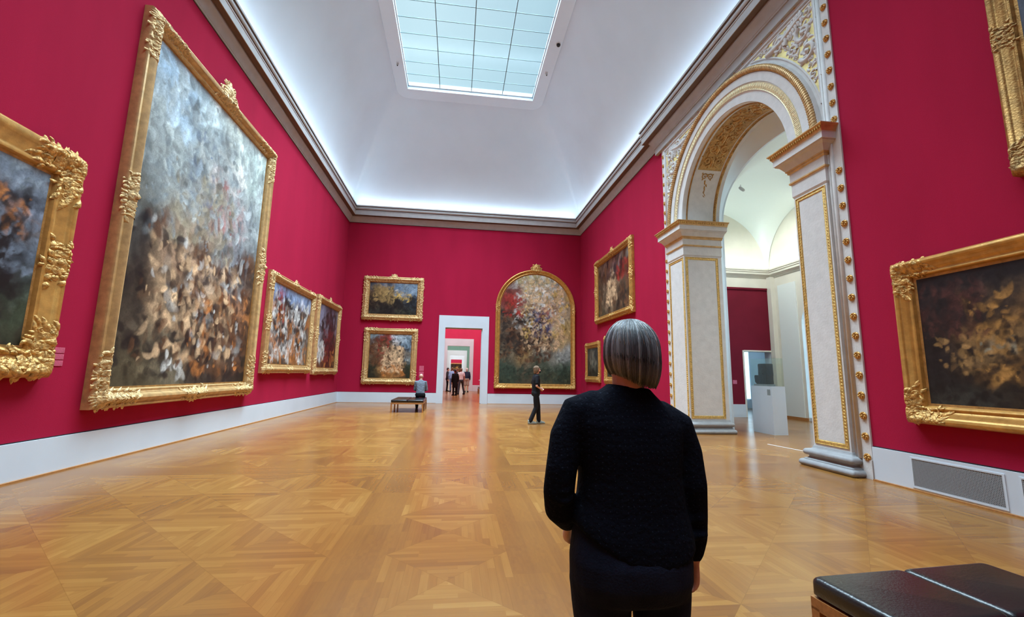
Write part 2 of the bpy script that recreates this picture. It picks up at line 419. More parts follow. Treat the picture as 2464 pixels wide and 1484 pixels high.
def sweep(poly, prof, mat_, name, parent=None, closed=True, mis=None):
    rs = [[(x, y, z) for x, y in inset(poly, d)] for d, z in prof]
    mb = MB()
    n_ = len(poly)
    vs = [p for r_ in rs for p in r_]
    m_ = n_ if closed else n_-1
    for i in range(len(rs)-1):
        fs = [(i*n_+j, i*n_+(j+1) % n_, (i+1)*n_+(j+1) % n_, (i+1)*n_+j) for j in range(m_)]
        k = len(mb.v)
        if i == 0: mb.v += vs
        mb.f += fs; mb.mi += [(mis[i] if mis else 0)]*len(fs)
    ob = mb.build(name, mat_, parent); autosmooth(ob, 30)
    return ob

fl = MB(); fl.box(-9, 16.5, -9, 90, -.12, 0); struct(fl.build('floor', 'parquet'))

# hall walls
b_ = MB(); b_.box(XL-.35, XL, YF, YB+.4, 0, ZT+.2); struct(b_.build('wall_left', 'red_cloth'))
b_ = MB(); b_.box(XL-.35, XR+1.0, YF-.35, YF, 0, ZT+.2); struct(b_.build('wall_front', 'red_cloth'))
DX0, DX1, DZ = -.58, 1.21, 3.55
def doorwall(name, x0, x1, y0, y1, H, d0, d1, dz, mats, parent=None):
    ol = [(x0, 0), (d0, 0), (d0, dz), (d1, dz), (d1, 0), (x1, 0), (x1, H), (x0, H)]
    ob = prism(ol, 'y', y0, y1, None, 0, 1).build(name, mats); struct(ob); return ob
doorwall('wall_back', XL, XR, YB, YB+.42, ZT+.2, DX0, DX1, DZ, ['red_cloth', 'white_paint'])
AY, AR, AZ = 8.83, 1.95, 5.58        # arch centre, radius, springing
def arc(cy, cz, r, a0, a1, n_, fy=1., fz=1.):
    return [(cy+r*fy*math.cos(a0+(a1-a0)*i/n_), cz+r*fz*math.sin(a0+(a1-a0)*i/n_)) for i in range(n_+1)]
JN, JF = AY-AR, AY+AR
NA = 40
archA = arc(AY, AZ, AR, PI, 0, NA)
ol = [(YF, 0), (JN, 0)]+archA+[(JF, 0), (YB+.42, 0), (YB+.42, ZT+.2), (YF, ZT+.2)]
struct(prism(ol, 'x', XR, 7.10, None, 0, 1, 1).build('wall_right', ['red_cloth', 'stone']))
# splayed back of the arch towards the side gallery
ringB = []
for i in range(NA+1):
    th = PI-PI*i/NA; s_ = max(0, math.sin(th)); ringB.append((9.05+2.15*math.cos(th), AZ+1.62*s_**.75))
mb = MB()
pa = [(JN, 0)]+archA+[(JF, 0)]; pb = [(6.9, 0)]+ringB+[(11.2, 0)]
mb.add([(7.10, y, z) for y, z in pa]+[(7.45, y, z) for y, z in pb], [(i, i+1, len(pa)+i+1, len(pa)+i) for i in range(len(pa)-1)])
ol = [(-4, 0), (6.9, 0)]+ringB+[(11.2, 0), (15.6, 0), (15.6, 10.4), (-4, 10.4)]
prism(ol, 'x', 7.45, 7.50, mb)
o = mb.build('wall_arch_reveal', 'plaster'); autosmooth(o, 30); struct(o)

# baseboards
def bbx(name, x0, x1, y0, y1, z1=BB, mt='white_paint'):
    b_ = MB(); b_.box(x0, x1, y0, y1, 0.0, z1); return struct(b_.build(name, mt))
bbx('baseboard_left', XL, XL+.03, YF, YB)
bbx('baseboard_back', XL+.03, DX0-.30, YB-.03, YB); bbx('baseboard_back', DX1+.31, XR-.03, YB-.03, YB)
bbx('baseboard_right', XR-.03, XR, 11.90, YB)
# near right baseboard, with two openings for the radiator grilles
b_ = MB()
for y0, y1, z0, z1 in ((5.31, 5.85, 0, BB), (4.29, 5.31, .425, BB), (4.29, 5.31, 0, .035), (4.165, 4.29, 0, BB), (3.14, 4.165, .425, BB), (3.14, 4.165, 0, .035), (YF, 3.14, 0, BB)):
    b_.box(XR-.03, XR, y0, y1, z0, z1)
struct(b_.build('baseboard_right', 'white_paint'))
# dark strips painted in place of the shadow gaps between cloth and baseboard / cornice
b_ = MB(); b_.box(XL, XL+.004, YF, YB, BB, BB+.014); b_.box(XL, DX0-.3, YB-.004, YB, BB, BB+.014); b_.box(DX1+.31, XR, YB-.004, YB, BB, BB+.014)
b_.box(XR-.004, XR, 11.9, YB, BB, BB+.014); b_.box(XR-.004, XR, YF, 5.85, BB, BB+.014)
b_.box(XL, XL+.004, YF, YB, ZC-.03, ZC); b_.box(XL, XR, YB-.004, YB, ZC-.03, ZC); b_.box(XR-.004, XR, 11.9, YB, ZC-.03, ZC)
struct(b_.build('trim_1', 'gap_shadow_paint'))
# oak strips at the foot of the baseboards
b_ = MB(); b_.box(XL+.03, XL+.07, YF, YB-.03, 0, .018); b_.box(XL+.07, DX0-.3, YB-.055, YB-.03, 0, .012); b_.box(DX1+.31, XR-.03, YB-.055, YB-.03, 0, .012)
b_.box(XR-.07, XR-.03, YF, 5.84, 0, .018); b_.box(XR-.07, XR-.03, 11.92, YB-.055, 0, .018)
struct(b_.build('trim_2', 'bench_wood'))
# door surround
def surround(y, d0, d1, dz, fw_=.30, top=.58, t=.035, name='door_1', mt='white_paint', depth=.42):
    b_ = MB()
    b_.box(d0-fw_, d0, y-t, y, 0, dz+top); b_.box(d1, d1+fw_, y-t, y, 0, dz+top); b_.box(d0, d1, y-t, y, dz, dz+top)
    e = .012
    b_.box(d0-e, d0+.01, y-t-.008, y-t, 0, dz-.01); b_.box(d1-.01, d1+e, y-t-.008, y-t, 0, dz-.01)
    return struct(b_.build(name, mt))
d1_ = surround(YB, DX0, DX1, DZ)
b_ = MB(); b_.box(DX1-.05, DX1-.002, YB+.05, YB+.40, .01, DZ-.02); lf = b_.build('door_leaf', 'white_paint', d1_)
b_ = MB(); b_.tube([(DX1-.05, YB+.12, 1.08), (DX1-.11, YB+.12, 1.08), (DX1-.11, YB+.24, 1.08)], .011); b_.ell((DX1-.055, YB+.12, 1.08), (.008, .03, .03)); b_.build('handle', 'steel', lf, True)
b_ = MB(); b_.box(DX0, DX1, YB+.1, YB+.3, DZ-.035, DZ-.001); b_.build('header_rail', 'cornice_paint', d1_)

# cornice
hall = [(XL, YF), (XR, YF), (XR, 5.5), (XR-.1, 5.5), (XR-.1, 12.2), (XR, 12.2), (XR, YB), (XL, YB)]
prof = [(0, 8.50), (.022, 8.50), (.022, 8.535), (.035, 8.545), (.05, 8.60), (.085, 8.67), (.125, 8.715), (.14, 8.74), (.14, 8.775),
        (.155, 8.785), (.155, 8.80), (.29, 8.80), (.29, 8.79), (.305, 8.79), (.305, 8.975), (.318, 8.985), (.318, 9.01), (.30, 9.02), (.30, 9.035),
        (.325, 9.05), (.345, 9.08), (.352, 9.115), (.345, 9.15), (.325, 9.175), (.325, 9.19), (.365, 9.205), (.365, 9.26), (0, 9.26)]
struct(sweep(hall, prof, ['cornice_paint', 'cornice_brown_shade'], 'trim_3', None, True, [1 if i in (8, 9, 10, 11, 16, 17, 18, 23, 24) else 0 for i in range(len(prof)-1)]))

b_ = MB(); b_.box(XR-.098, XR-.001, 5.5, 12.2, 8.30, 9.2); struct(b_.build('trim_10', 'cornice_paint'))
# vaulted ceiling
RX0, RX1, RY0, RY1 = -3.0, 3.45, -5.3, 18.25
GX0, GX1, GY0, GY1 = -2.5, 2.95, -4.68, 17.57
rings = []
for i in range(17):
    t = i/16; w = t**1.12
    x0 = XL+(RX0-XL)*w; x1 = XR+(RX1-XR)*w; y0 = YF+(RY0-YF)*w; y1 = YB+(RY1-YB)*w
    z = 9.255+(ZR-9.255)*(t+.10*math.sin(PI*t))
    rings.append(rrect(x0, x1, y0, y1, .02+.55*t, z, 6))
mb = MB(); mb.rings(rings, 0, False)
ob = mb.build('ceiling', 'plaster'); autosmooth(ob, 28); struct(ob)
mb = MB()
o_ = .045
for a, c, w0, w1 in ((RX0, RY0, 0, 0),):
    outer = rrect(RX0, RX1, RY0, RY1, .57, ZR, 6); out2 = rrect(RX0+.02, RX1-.02, RY0+.02, RY1-.02, .5, ZR-o_, 6)
    in1 = rrect(GX0, GX1, GY0, GY1, .004, ZR-o_, 6); in2 = rrect(GX0, GX1, GY0, GY1, .004, ZR+.30, 6)
    mb.rings([outer, out2, in1, in2], 0, False)
ob = mb.build('ceiling_ring', 'plaster'); struct(ob)
# skylight
sk = bpy.data.objects.new('window_1', None); COL.objects.link(sk); sk['kind'] = 'structure'
GZ = ZR+.14
mb = MB()
nx_, ny_ = 4, 30; px_ = (GX1-GX0)/nx_; py_ = (GY1-GY0)/ny_
for i in range(nx_):
    for j in range(ny_):
        x0 = GX0+i*px_+.012; y0 = GY0+j*py_+.012
        mb.box(x0, x0+px_-.024, y0, y0+py_-.024, GZ, GZ+.015)
mb.build('glazing', 'sky_glass', sk)
mb = MB()
for i in range(1, nx_): mb.box(GX0+i*px_-.016, GX0+i*px_+.016, GY0, GY1, GZ-.014, GZ+.02)
for j in range(1, ny_): mb.box(GX0, GX1, GY0+j*py_-.012, GY0+j*py_+.012, GZ-.010, GZ+.018)
mb.build('muntin', 'glazing_bar', sk)
mb = MB(); mb.box(GX0, GX0+.035, GY0, GY1, GZ-.03, GZ+.03); mb.box(GX1-.035, GX1, GY0, GY1, GZ-.03, GZ+.03); mb.box(GX0, GX1, GY1-.035, GY1, GZ-.03, GZ+.03); mb.box(GX0, GX1, GY0, GY0+.035, GZ-.03, GZ+.03)
mb.build('window_frame', 'white_paint', sk)
# ceiling fittings
t_ = thing('dome_camera', 'black dome camera on the white ceiling border right of the skylight', 'camera', (3.30, 14.08, ZR-.045))
mb = MB(); mb.ell((0, 0, -.05), (.075, .075, .075), 0, 16, 10); mb.build('dome', 'black_plastic', t_, True)
mb = MB(); mb.tube([(0, 0, -.03), (0, 0, -.001)], .085, 0, 16, (1, 0, 0), None, False); mb.build('mount', 'white_plastic', t_)
for i, (x, y, lb) in enumerate(((-2.72, 15.98, 'small white spotlight on the ceiling border left of the skylight'), (3.18, 15.66, 'small white spotlight on the ceiling border beyond the black dome camera'))):
    t_ = thing('ceiling_spotlight', lb, 'spotlight', (x, y, ZR-.045), 0, 'ceiling spotlights')
    mb = MB(); mb.box(-.05, .05, -.05, .05, -.03, 0); mb.build('mount', 'white_plastic', t_)
    mb = MB(); mb.tube([(0, 0, -.03), (.0, -.03, -.12)], .038, 0, 12, (1, 0, 0)); mb.build('lamp_head', 'cornice_paint', t_, True)
    mb = MB(); mb.tube([(0, -.031, -.13), (.0, -.036, -.16)], .022, 0, 12, (1, 0, 0)); mb.build('lens', 'black_plastic', t_, True)
# concealed light strips lying on the hall cornice
for nm, (x0, x1, y0, y1) in dict(a=(XL+.24, XL+.28, YF+.3, YB-.4), b=(XR-.28, XR-.24, YF+.3, YB-.4), c=(XL+.4, XR-.4, YB-.28, YB-.24)).items():
    b_ = MB(); b_.box(x0, x1, y0, y1, 9.262, 9.285)
    tag(b_.build('cove_light', 'led'), {'a': 'slim light strip lying on the cornice above the wall of the huge upright painting', 'b': 'slim light strip lying on the cornice above the gilded arch', 'c': 'slim light strip lying on the cornice above the far door wall'}[nm], 'light strip', 'cove lights')

# ---------------------------------------------------------------- rooms beyond the far door
def box_st(name, mt, *a):
    b_ = MB(); b_.box(*a); return struct(b_.build(name, mt))
room = [(YB+.42, 35.3, 'red_cloth_pale', .155), (35.7, 54.0, 'green_cloth', .085), (54.4, 72.0, 'white_paint', .03), (72.4, 80.0, 'red_cloth_pale', 0)]
for i, (y0, y1, mt, dc) in enumerate(room):
    x0, x1 = -6.0, 6.2
    H = 9.0
    if i < 3:
        doorwall('wall_enfilade', x0, x1, y1, y1+.4, H, dc-.895, dc+.895, DZ, [mt, 'white_paint'])
        surround(y1, dc-.895, dc+.895, DZ, .30, .58, .035, 'door_%d' % (i+2))
        box_st('baseboard_enfilade', 'white_paint', x0, dc-1.2, y1-.03, y1, 0, .47); box_st('baseboard_enfilade', 'white_paint', dc+1.2, x1, y1-.03, y1, 0, .47)
    else: box_st('wall_enfilade', mt, x0, x1, y1, y1+.3, 0, H)
    box_st('wall_side', mt, x0-.3, x0, y0, y1+.4, 0, H); box_st('wall_side', mt, x1, x1+.3, y0, y1+.4, 0, H)
    box_st('baseboard_side', 'white_paint', x0, x0+.03, y0, y1, 0, .47); box_st('baseboard_side', 'white_paint', x1-.03, x1, y0, y1, 0, .47)
    # ceiling with laylight
    cx = .1; hw = 2.6; a0, a1 = y0+2.2, y1-2.2
    if i == 3: a0, a1 = y0+1.2, y1-1.2
    b_ = MB(); b_.box(x0, cx-hw, y0, y1, H, H+.15); b_.box(cx+hw, x1, y0, y1, H, H+.15); b_.box(cx-hw, cx+hw, y0, a0, H, H+.15); b_.box(cx-hw, cx+hw, a1, y1, H, H+.15)
    struct(b_.build('ceiling_enfilade', 'plaster'))
    w_ = bpy.data.objects.new('window_%d' % (i+2), None); COL.objects.link(w_); w_['kind'] = 'structure'
    b_ = MB(); b_.box(cx-hw, cx+hw, a0, a1, H+.10, H+.12); b_.build('glazing', 'lay_glass', w_)
    b_ = MB(); k_ = int((a1-a0)/1.3)
    for q in range(1, k_): b_.box(cx-hw, cx+hw, a0+(a1-a0)*q/k_-.02, a0+(a1-a0)*q/k_+.02, H+.06, H+.10)
    for q in range(1, 4): b_.box(cx-hw+hw*2*q/4-.02, cx-hw+hw*2*q/4+.02, a0, a1, H+.05, H+.10)
    b_.build('muntin', 'steel', w_)

# ---------------------------------------------------------------- side gallery seen through the arch
GE = 15.24; GXA, GXB = 7.50, 12.05
ol = [(GXA, 0), (10.75, 0), (10.75, 2.42), (11.87, 2.42), (11.87, 0), (GXB+.35, 0), (GXB+.35, 4.87), (GXA, 4.87)]
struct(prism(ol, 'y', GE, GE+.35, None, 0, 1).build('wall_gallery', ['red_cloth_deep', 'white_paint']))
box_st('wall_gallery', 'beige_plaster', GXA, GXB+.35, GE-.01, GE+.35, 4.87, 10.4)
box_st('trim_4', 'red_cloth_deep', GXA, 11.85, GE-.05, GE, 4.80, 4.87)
box_st('baseboard_gallery', 'white_paint', GXA, 10.70, GE-.03, GE, 0, .46)
b_ = MB(); b_.box(10.69, 10.75, GE-.02, GE, 0, 2.46); b_.box(10.75, 11.9, GE-.02, GE, 2.42, 2.47); struct(b_.build('door_5', 'beige_plaster'))
box_st('trim_5', 'beige_plaster', 11.87, GXB, GE-.22, GE-.01, 0, 5.30)
# window wall: panels between arched windows
wy = [(12.3, 13.86), (7.8, 9.36), (3.3, 4.86)]  # first is in view; the other two are unseen, put in for light
ol = [(-4, 0)]
for a, c in sorted(wy):
    ol += [(a, 0), (a, 3.35)]+[((a+c)/2-(c-a)/2*math.cos(PI*k/16), 3.35+(c-a)/2*math.sin(PI*k/16)) for k in range(1, 16)]+[(c, 3.35), (c, 0)]
ol += [(GE, 0), (GE, 10.4), (-4, 10.4)]
struct(prism(ol, 'x', GXB, GXB+.4, None, 0, 0).build('wall_window_side', 'beige_plaster'))
for k, (a, c) in enumerate(wy):
    w_ = bpy.data.objects.new('window_%d' % (6+k), None); COL.objects.link(w_); w_['kind'] = 'structure'
    g_ = [(a, .12), (a, 3.35)]+[((a+c)/2-(c-a)/2*math.cos(PI*q/16), 3.35+(c-a)/2*math.sin(PI*q/16)) for q in range(1, 16)]+[(c, 3.35), (c, .12)]
    prism(g_, 'x', GXB+.33, GXB+.34).build('glazing', 'window_glass', w_)
    b_ = MB(); b_.box(GXB+.27, GXB+.33, a, a+.06, .12, 3.4); b_.box(GXB+.27, GXB+.33, c-.06, c, .12, 3.4); b_.box(GXB+.28, GXB+.33, (a+c)/2-.03, (a+c)/2+.03, .12, 4.1)
    for z in (.12, 1.2, 2.3, 3.35): b_.box(GXB+.28, GXB+.33, a, c, z, z+.05)
    b_.build('window_frame', 'white_paint', w_)
    b_ = MB(); b_.box(GXB+.02, GXB+.39, a, c, 0, .12); b_.build('window_sill', 'white_paint', w_)
b_ = MB()
for y0, y1 in ((13.99, 14.86), (9.6, 12.05), (5.1, 7.6)): b_.box(GXB-.03, GXB, y0, y1, .10, 4.92)
struct(b_.build('trim_6', 'mint_plaster'))
struct(MB().build('trim_7', 'bench_wood')) if False else None
b_ = MB(); b_.box(GXB-.045, GXB, -4, 12.3, 0, .10); b_.box(GXB-.045, GXB, 13.86, GE-.22, 0, .10); struct(b_.build('trim_7', 'bench_wood'))
gal = [(GXA, -4), (GXB, -4), (GXB, GE-.22), (11.87, GE-.22), (11.87, GE), (GXA, GE)]
gp = [(0, 5.28), (.02, 5.28), (.03, 5.33), (.10, 5.38), (.16, 5.39), (.16, 5.47), (.19, 5.48), (.19, 5.53), (.22, 5.54), (.22, 5.60), (0, 5.60)]
for seg_, nm in (((GXB, -4, GXB, GE), 0), ((GXA, GE, GXB, GE), 1)):
    b_ = MB()
    if nm == 0: rs = [[(GXB-d, -4, z), (GXB-d, GE-d, z)] for d, z in gp]
    else: rs = [[(GXA, GE-d, z), (GXB-d, GE-d, z)] for d, z in gp]
    b_.rings(rs, 0, False, False); o = b_.build('trim_%d' % (8+nm), 'beige_plaster'); autosmooth(o, 30); struct(o)
for x0, x1, y0, y1 in ((GXA+.3, 11.8, GE-.09, GE-.05), (GXB-.09, GXB-.05, 0, GE-.4)):
    b_ = MB(); b_.box(x0, x1, y0, y1, 5.602, 5.63)
    tag(b_.build('cove_light', 'led_mint'), 'slim light strip on the side gallery cornice above its '+('red end wall' if x1 < 11.9 else 'window wall'), 'light strip', 'gallery cove lights')
# cross vault
vr = 2.26; vcx = 9.62
def vz(u, v):
    x = GXA+(GXB-.02-GXA)*u; y = -4+(GE+4)*v
    a = math.sqrt(max(0, vr**2-(x-vcx)**2))
    yc, rr = (13.22, 2.03) if y > 11.2 else (9.05-4.3*round((9.05-y)/4.3), 2.38)
    c = math.sqrt(max(0, rr**2-(y-yc)**2))*1.03
    if 11.2 < y < 13.22: c = 2.09*math.sqrt(max(0, 1-((13.22-y)/2.32)**2))
    return (x, y, 5.60+((a/2.3)**9+(c/2.3)**9)**(1/9)*2.3)
vs, fs = quad_grid(vz, 120, 520)
mb = MB(); mb.add(vs, fs); ob = mb.build('ceiling_gallery', 'mint_plaster', None, True); struct(ob)
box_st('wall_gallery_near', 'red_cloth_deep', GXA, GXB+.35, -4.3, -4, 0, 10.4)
# spotlights on the side gallery vault; the nearer two added to brighten it
for k, (y_, lb) in enumerate(((12.8, 'small white spotlight on the pale vault beyond the arch'), (8.6, 'added white spotlight on the vault straight behind the arch'), (4.4, 'added white spotlight on the unseen near bay of the gallery vault'))):
    t_ = thing('ceiling_spotlight', lb, 'spotlight', (9.28, y_, 7.84), 0, 'gallery spotlights')
    mb = MB(); mb.tube([(0, 0, -.12), (0, 0, .01)], .02, 0, 8, (1, 0, 0), None, False); mb.build('mount', 'white_plastic', t_)
    mb = MB(); mb.tube([(-.02, 0, -.10), (.09, 0, -.17)], .05, 0, 12, (0, 1, 0)); mb.build('lamp_head', 'cornice_paint', t_, True)
    ld = bpy.data.lights.new('gallery_spot', 'SPOT'); ld.energy = 430; ld.spot_size = math.radians(150); ld.spot_blend = .6; ld.shadow_soft_size = .06; ld.color = (.93, 1, .98)
    lo = bpy.data.objects.new('gallery_spot', ld); COL.objects.link(lo); lo.location = (9.44, y_, 7.60); lo.rotation_euler = (0, -.35, 0)
# room past the gallery doorway
box_st('wall_cabinet', 'white_paint', 9.0, 15.6, 19.6, 19.9, 0, 4.2)
box_st('wall_cabinet', 'white_paint', 15.3, 15.6, GE+.35, 19.6, 0, 4.2)
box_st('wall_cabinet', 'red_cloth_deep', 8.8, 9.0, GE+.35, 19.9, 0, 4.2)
box_st('wall_cabinet', 'white_paint', GXB+.35, 15.6, GE+.3, GE+.35, 0, 4.2)
box_st('ceiling_cabinet', 'plaster', 8.8, 15.6, GE+.35, 19.9, 4.2, 4.4)
w_ = bpy.data.objects.new('window_9', None); COL.objects.link(w_); w_['kind'] = 'structure'
b_ = MB(); b_.box(13.72, 14.02, 19.56, 19.58, .45, 3.4); b_.build('glazing', 'window_glass_far', w_)
b_ = MB(); b_.box(13.66, 13.72, 19.53, 19.6, .4, 3.46); b_.box(14.02, 14.08, 19.53, 19.6, .4, 3.46); b_.build('window_frame', 'white_paint', w_)
w_ = bpy.data.objects.new('window_10', None); COL.objects.link(w_); w_['kind'] = 'structure'
b_ = MB(); b_.box(15.26, 15.29, 16.4, 18.6, .6, 3.4); b_.build('glazing', 'window_glass_far', w_)
# ================================================================ RELIEF ORNAMENT
def relief_tube(mb, pts, rad, fmap, mi=0, lift=0., n=6):
    # pts in (u,v); rad per point; half-round ridge mapped by fmap(u,v,h)
    P = [Vector(p) for p in pts]; m_ = len(P); rings_ = []
    for i, p in enumerate(P):
        d = (P[min(i+1, m_-1)]-P[max(i-1, 0)])
        if d.length < 1e-9: d = Vector((1, 0))
        d.normalize(); nn = Vector((-d.y, d.x)); r_ = rad[i] if hasattr(rad, '__len__') else rad
        ring = []
        for k in range(n+1):
            a = PI*k/n
            q = p+nn*(r_*math.cos(a)); ring.append(fmap(q.x, q.y, lift+r_*1.05*math.sin(a)-.002))
        rings_.append(ring)
    mb.rings(rings_, mi, False, False)
def spiral(cx, cy, r, a0, turns, sgn, n=18, r1=.12):
    out_ = []
    for i in range(n+1):
        t = i/n; rr = r*(1-t)**.85+r*r1*t; a = a0+sgn*turns*2*PI*t
        out_.append((cx+rr*math.cos(a), cy+rr*math.sin(a)))
    return out_
def leaf(mb, x, y, a, L, w, fmap, lift, mi=0, curve=.5):
    pts = []; rad = []; fm0 = fmap; fmap = lambda u, v, h: fm0(u, v, h*.7)
    w = w*1.25; L = L*.92
    for i in range(6):
        t = i/5; aa = a+curve*t
        pts.append((x+L*t*math.cos(aa), y+L*t*math.sin(aa))); rad.append(max(w*math.sin(PI*min(.97, .12+.86*t)), w*.06))
    relief_tube(mb, pts, rad, fmap, mi, lift, 4)
def scroll(mb, x, y, r, a0, sgn, fmap, lift, rng, w=None, leaves=4, turns=1.35):
    w = w or r*.20
    p = spiral(x, y, r, a0, turns, sgn)
    relief_tube(mb, p, [w*(1-.55*i/(len(p)-1)) for i in range(len(p))], fmap, 0, lift, 5)
    ex, ey = p[-1]
    relief_tube(mb, [(ex-w*.9, ey), (ex, ey), (ex+w*.9, ey)], [w*.3, w*1.15, w*.3], fmap, 0, lift+w*.3, 5)
    for k in range(leaves):
        i = int((k+.5)/leaves*len(p)*.6); px, py = p[i]; a = math.atan2(py-y, px-x)
        leaf(mb, px, py, a+sgn*.6*rng.uniform(.4, 1.3), r*rng.uniform(.5, .8), r*.17, fmap, lift, 0, -sgn*rng.uniform(.4, 1.2))
def bead_row(mb, pts, r, ratio=(1, 1, 1), mi=0, nu=6, nv=4):
    for p in pts: mb.ell(p, (r*ratio[0], r*ratio[1], r*ratio[2]), mi, nu, nv)

# ================================================================ ARCH PORTAL
PT = thing('arched_portal', 'tall white and gilded arched portal with carved spandrels opening to the side gallery', 'archway', (XR, AY, 0))
def PB(mb, name, mats, parent=None, smooth=False, auto=None):
    # geometry is written in room coordinates: shift it to the portal origin
    mb.v = [(x-XR, y-AY, z) for x, y, z in mb.v]
    ob = mb.build(name, mats, parent or PT, smooth)
    if auto: autosmooth(ob, auto)
    return ob
E0, E1 = 5.86, 11.90                # outer edges
SN = (6.14, 6.845); SF = (10.76, 11.62)   # shafts
XS = 6.005                          # face of the shafts
# flat surround
ol = [(E0, .0), (E0, 8.50), (E1, 8.50), (E1, 0), (JF, 0)]+arc(AY, AZ, AR+.01, 0, PI, 40)+[(JN, 0)]
mb = prism(ol, 'x', XR-.028, XR-.001)
mb.box(XR-.045, XR-.028, E0-.0, E0+.14, 0, .27); mb.box(XR-.045, XR-.028, E1-.14, E1, 0, .27)
PB(mb, 'surround', 'stone')
# raised bead mouldings inside the rosette border
mb = MB()
for yy, r_, zb in ((6.04, .032, .27), (6.11, .018, .27), (11.72, .03, 5.6)):
    mb.tube([(XR-.03, yy, zb), (XR-.03, yy, 8.19 if r_ > .02 else 8.12)], r_, 0, 10, (1, 0, 0), None, False)
mb.tube([(XR-.03, 6.04, 8.19), (XR-.03, 11.72, 8.19)], .03, 0, 10, (1, 0, 0), None, False)
PB(mb, 'border_molding', 'stone', None, True)
# rosettes
rm = MB(); rng = random.Random(3)
rm.ell((0, 0, 0), (.016, .058, .058), 0, 14, 6)
for k in range(7):
    a = 2*PI*k/7; rm.tube([(-.012, .016*math.cos(a), .016*math.sin(a)), (-.02, .034*math.cos(a+.4), .034*math.sin(a+.4)), (-.008, .052*math.cos(a+.9), .052*math.sin(a+.9))], [.006, .014, .006], 0, 6, (1, 0, 0))
rm.ell((-.025, 0, 0), (.018, .016, .016), 0, 8, 5)
ros0 = None
def rosette(y, z):
    global ros0
    if ros0 is None: o = ros0 = rm.build('rosette', 'gilt', PT, True)
    else: o = ros0.copy(); COL.objects.link(o); o.parent = PT
    o.location = (-.034, y-AY, z)
for k in range(28):
    z = .303+.2985*k
    if z > 8.3: break
    if not (4.9 < z < 5.65): rosette(5.93, z)
    if not (4.9 < z < 5.65): rosette(11.815, z)
for k in range(1, 20):
    y = 5.93+k*.3
    if y < 11.75: rosette(y, 8.345)
# pilasters
def capital(mb, x0, x1, y0, y1):
    pr = [(.0, 4.66, 0), (.018, 4.70, 0), (.018, 4.92, 0), (.03, 4.93, 1), (.045, 4.945, 1), (.045, 4.97, 1), (.03, 4.98, 0), (.03, 5.13, 0), (.04, 5.135, 1), (.055, 5.15, 1), (.055, 5.175, 1),
          (.075, 5.185, 1), (.075, 5.205, 0), (.09, 5.23, 0), (.135, 5.30, 0), (.185, 5.33, 0), (.185, 5.345, 0), (.205, 5.35, 0), (.205, 5.455, 0), (.215, 5.465, 1), (.225, 5.50, 1), (.25, 5.545, 1), (.275, 5.565, 1), (.275, 5.583, 0), (.0, 5.584, 0)]
    for i in range(len(pr)-1):
        rs = []
        for o_, z, _ in pr[i:i+2]:
            rs.append([(x0-o_, y0-o_, z), (x1+o_*.4, y0-o_, z), (x1+o_*.4, y1+o_, z), (x0-o_, y1+o_, z)])
        mb.rings(rs, pr[i][2], False)
def base(mb, x0, x1, y0, y1):
    pr = [(.15, 0), (.16, .012), (.175, .03), (.178, .055), (.17, .08), (.15, .098), (.12, .102), (.12, .115), (.085, .13), (.065, .15), (.07, .17), (.10, .178), (.118, .19), (.128, .215), (.125, .245), (.105, .268), (.08, .275), (.045, .28), (.03, .295), (.02, .33), (0, .335)]
    rs = [rrect(x0-o_, x1+o_*.5, y0-o_, y1+o_, .03, z, 3) for o_, z in pr]
    mb.rings(rs, 0, True)
def panel_mold(mb, f, u0, u1, v0, v1, leaves=True):
    # f(u,v,h): gilt frame around a sunken panel
    w = .075
    prof_ = [(0, .0), (.004, .012), (.012, .014), (.016, .004), (.03, .003), (.05, .012), (.062, .012), (.066, .003), (w, .0)]
    rs = []
    for o_, h in prof_:
        rs.append([f(u0+o_, v0+o_, h), f(u1-o_, v0+o_, h), f(u1-o_, v1-o_, h), f(u0+o_, v1-o_, h)])
    mb.rings(rs, 0, False)
    if leaves:
        nL = int((v1-v0-.2)/.05)
        for k in range(nL):
            v = v0+.1+(v1-v0-.2)*(k+.5)/nL
            for uu, sx in ((u0+.038, 1), (u1-.038, -1)):
                relief_tube(mb, [(uu-.024*sx, v-.012), (uu, v+.004), (uu+.02*sx, v+.022)], [.006, .013, .004], f, 0, .004, 3)
            for uu in (u0+.071, u1-.071):
                relief_tube(mb, [(uu-.006, v), (uu, v), (uu+.006, v)], [.003, .009, .003], f, 0, .002, 3)
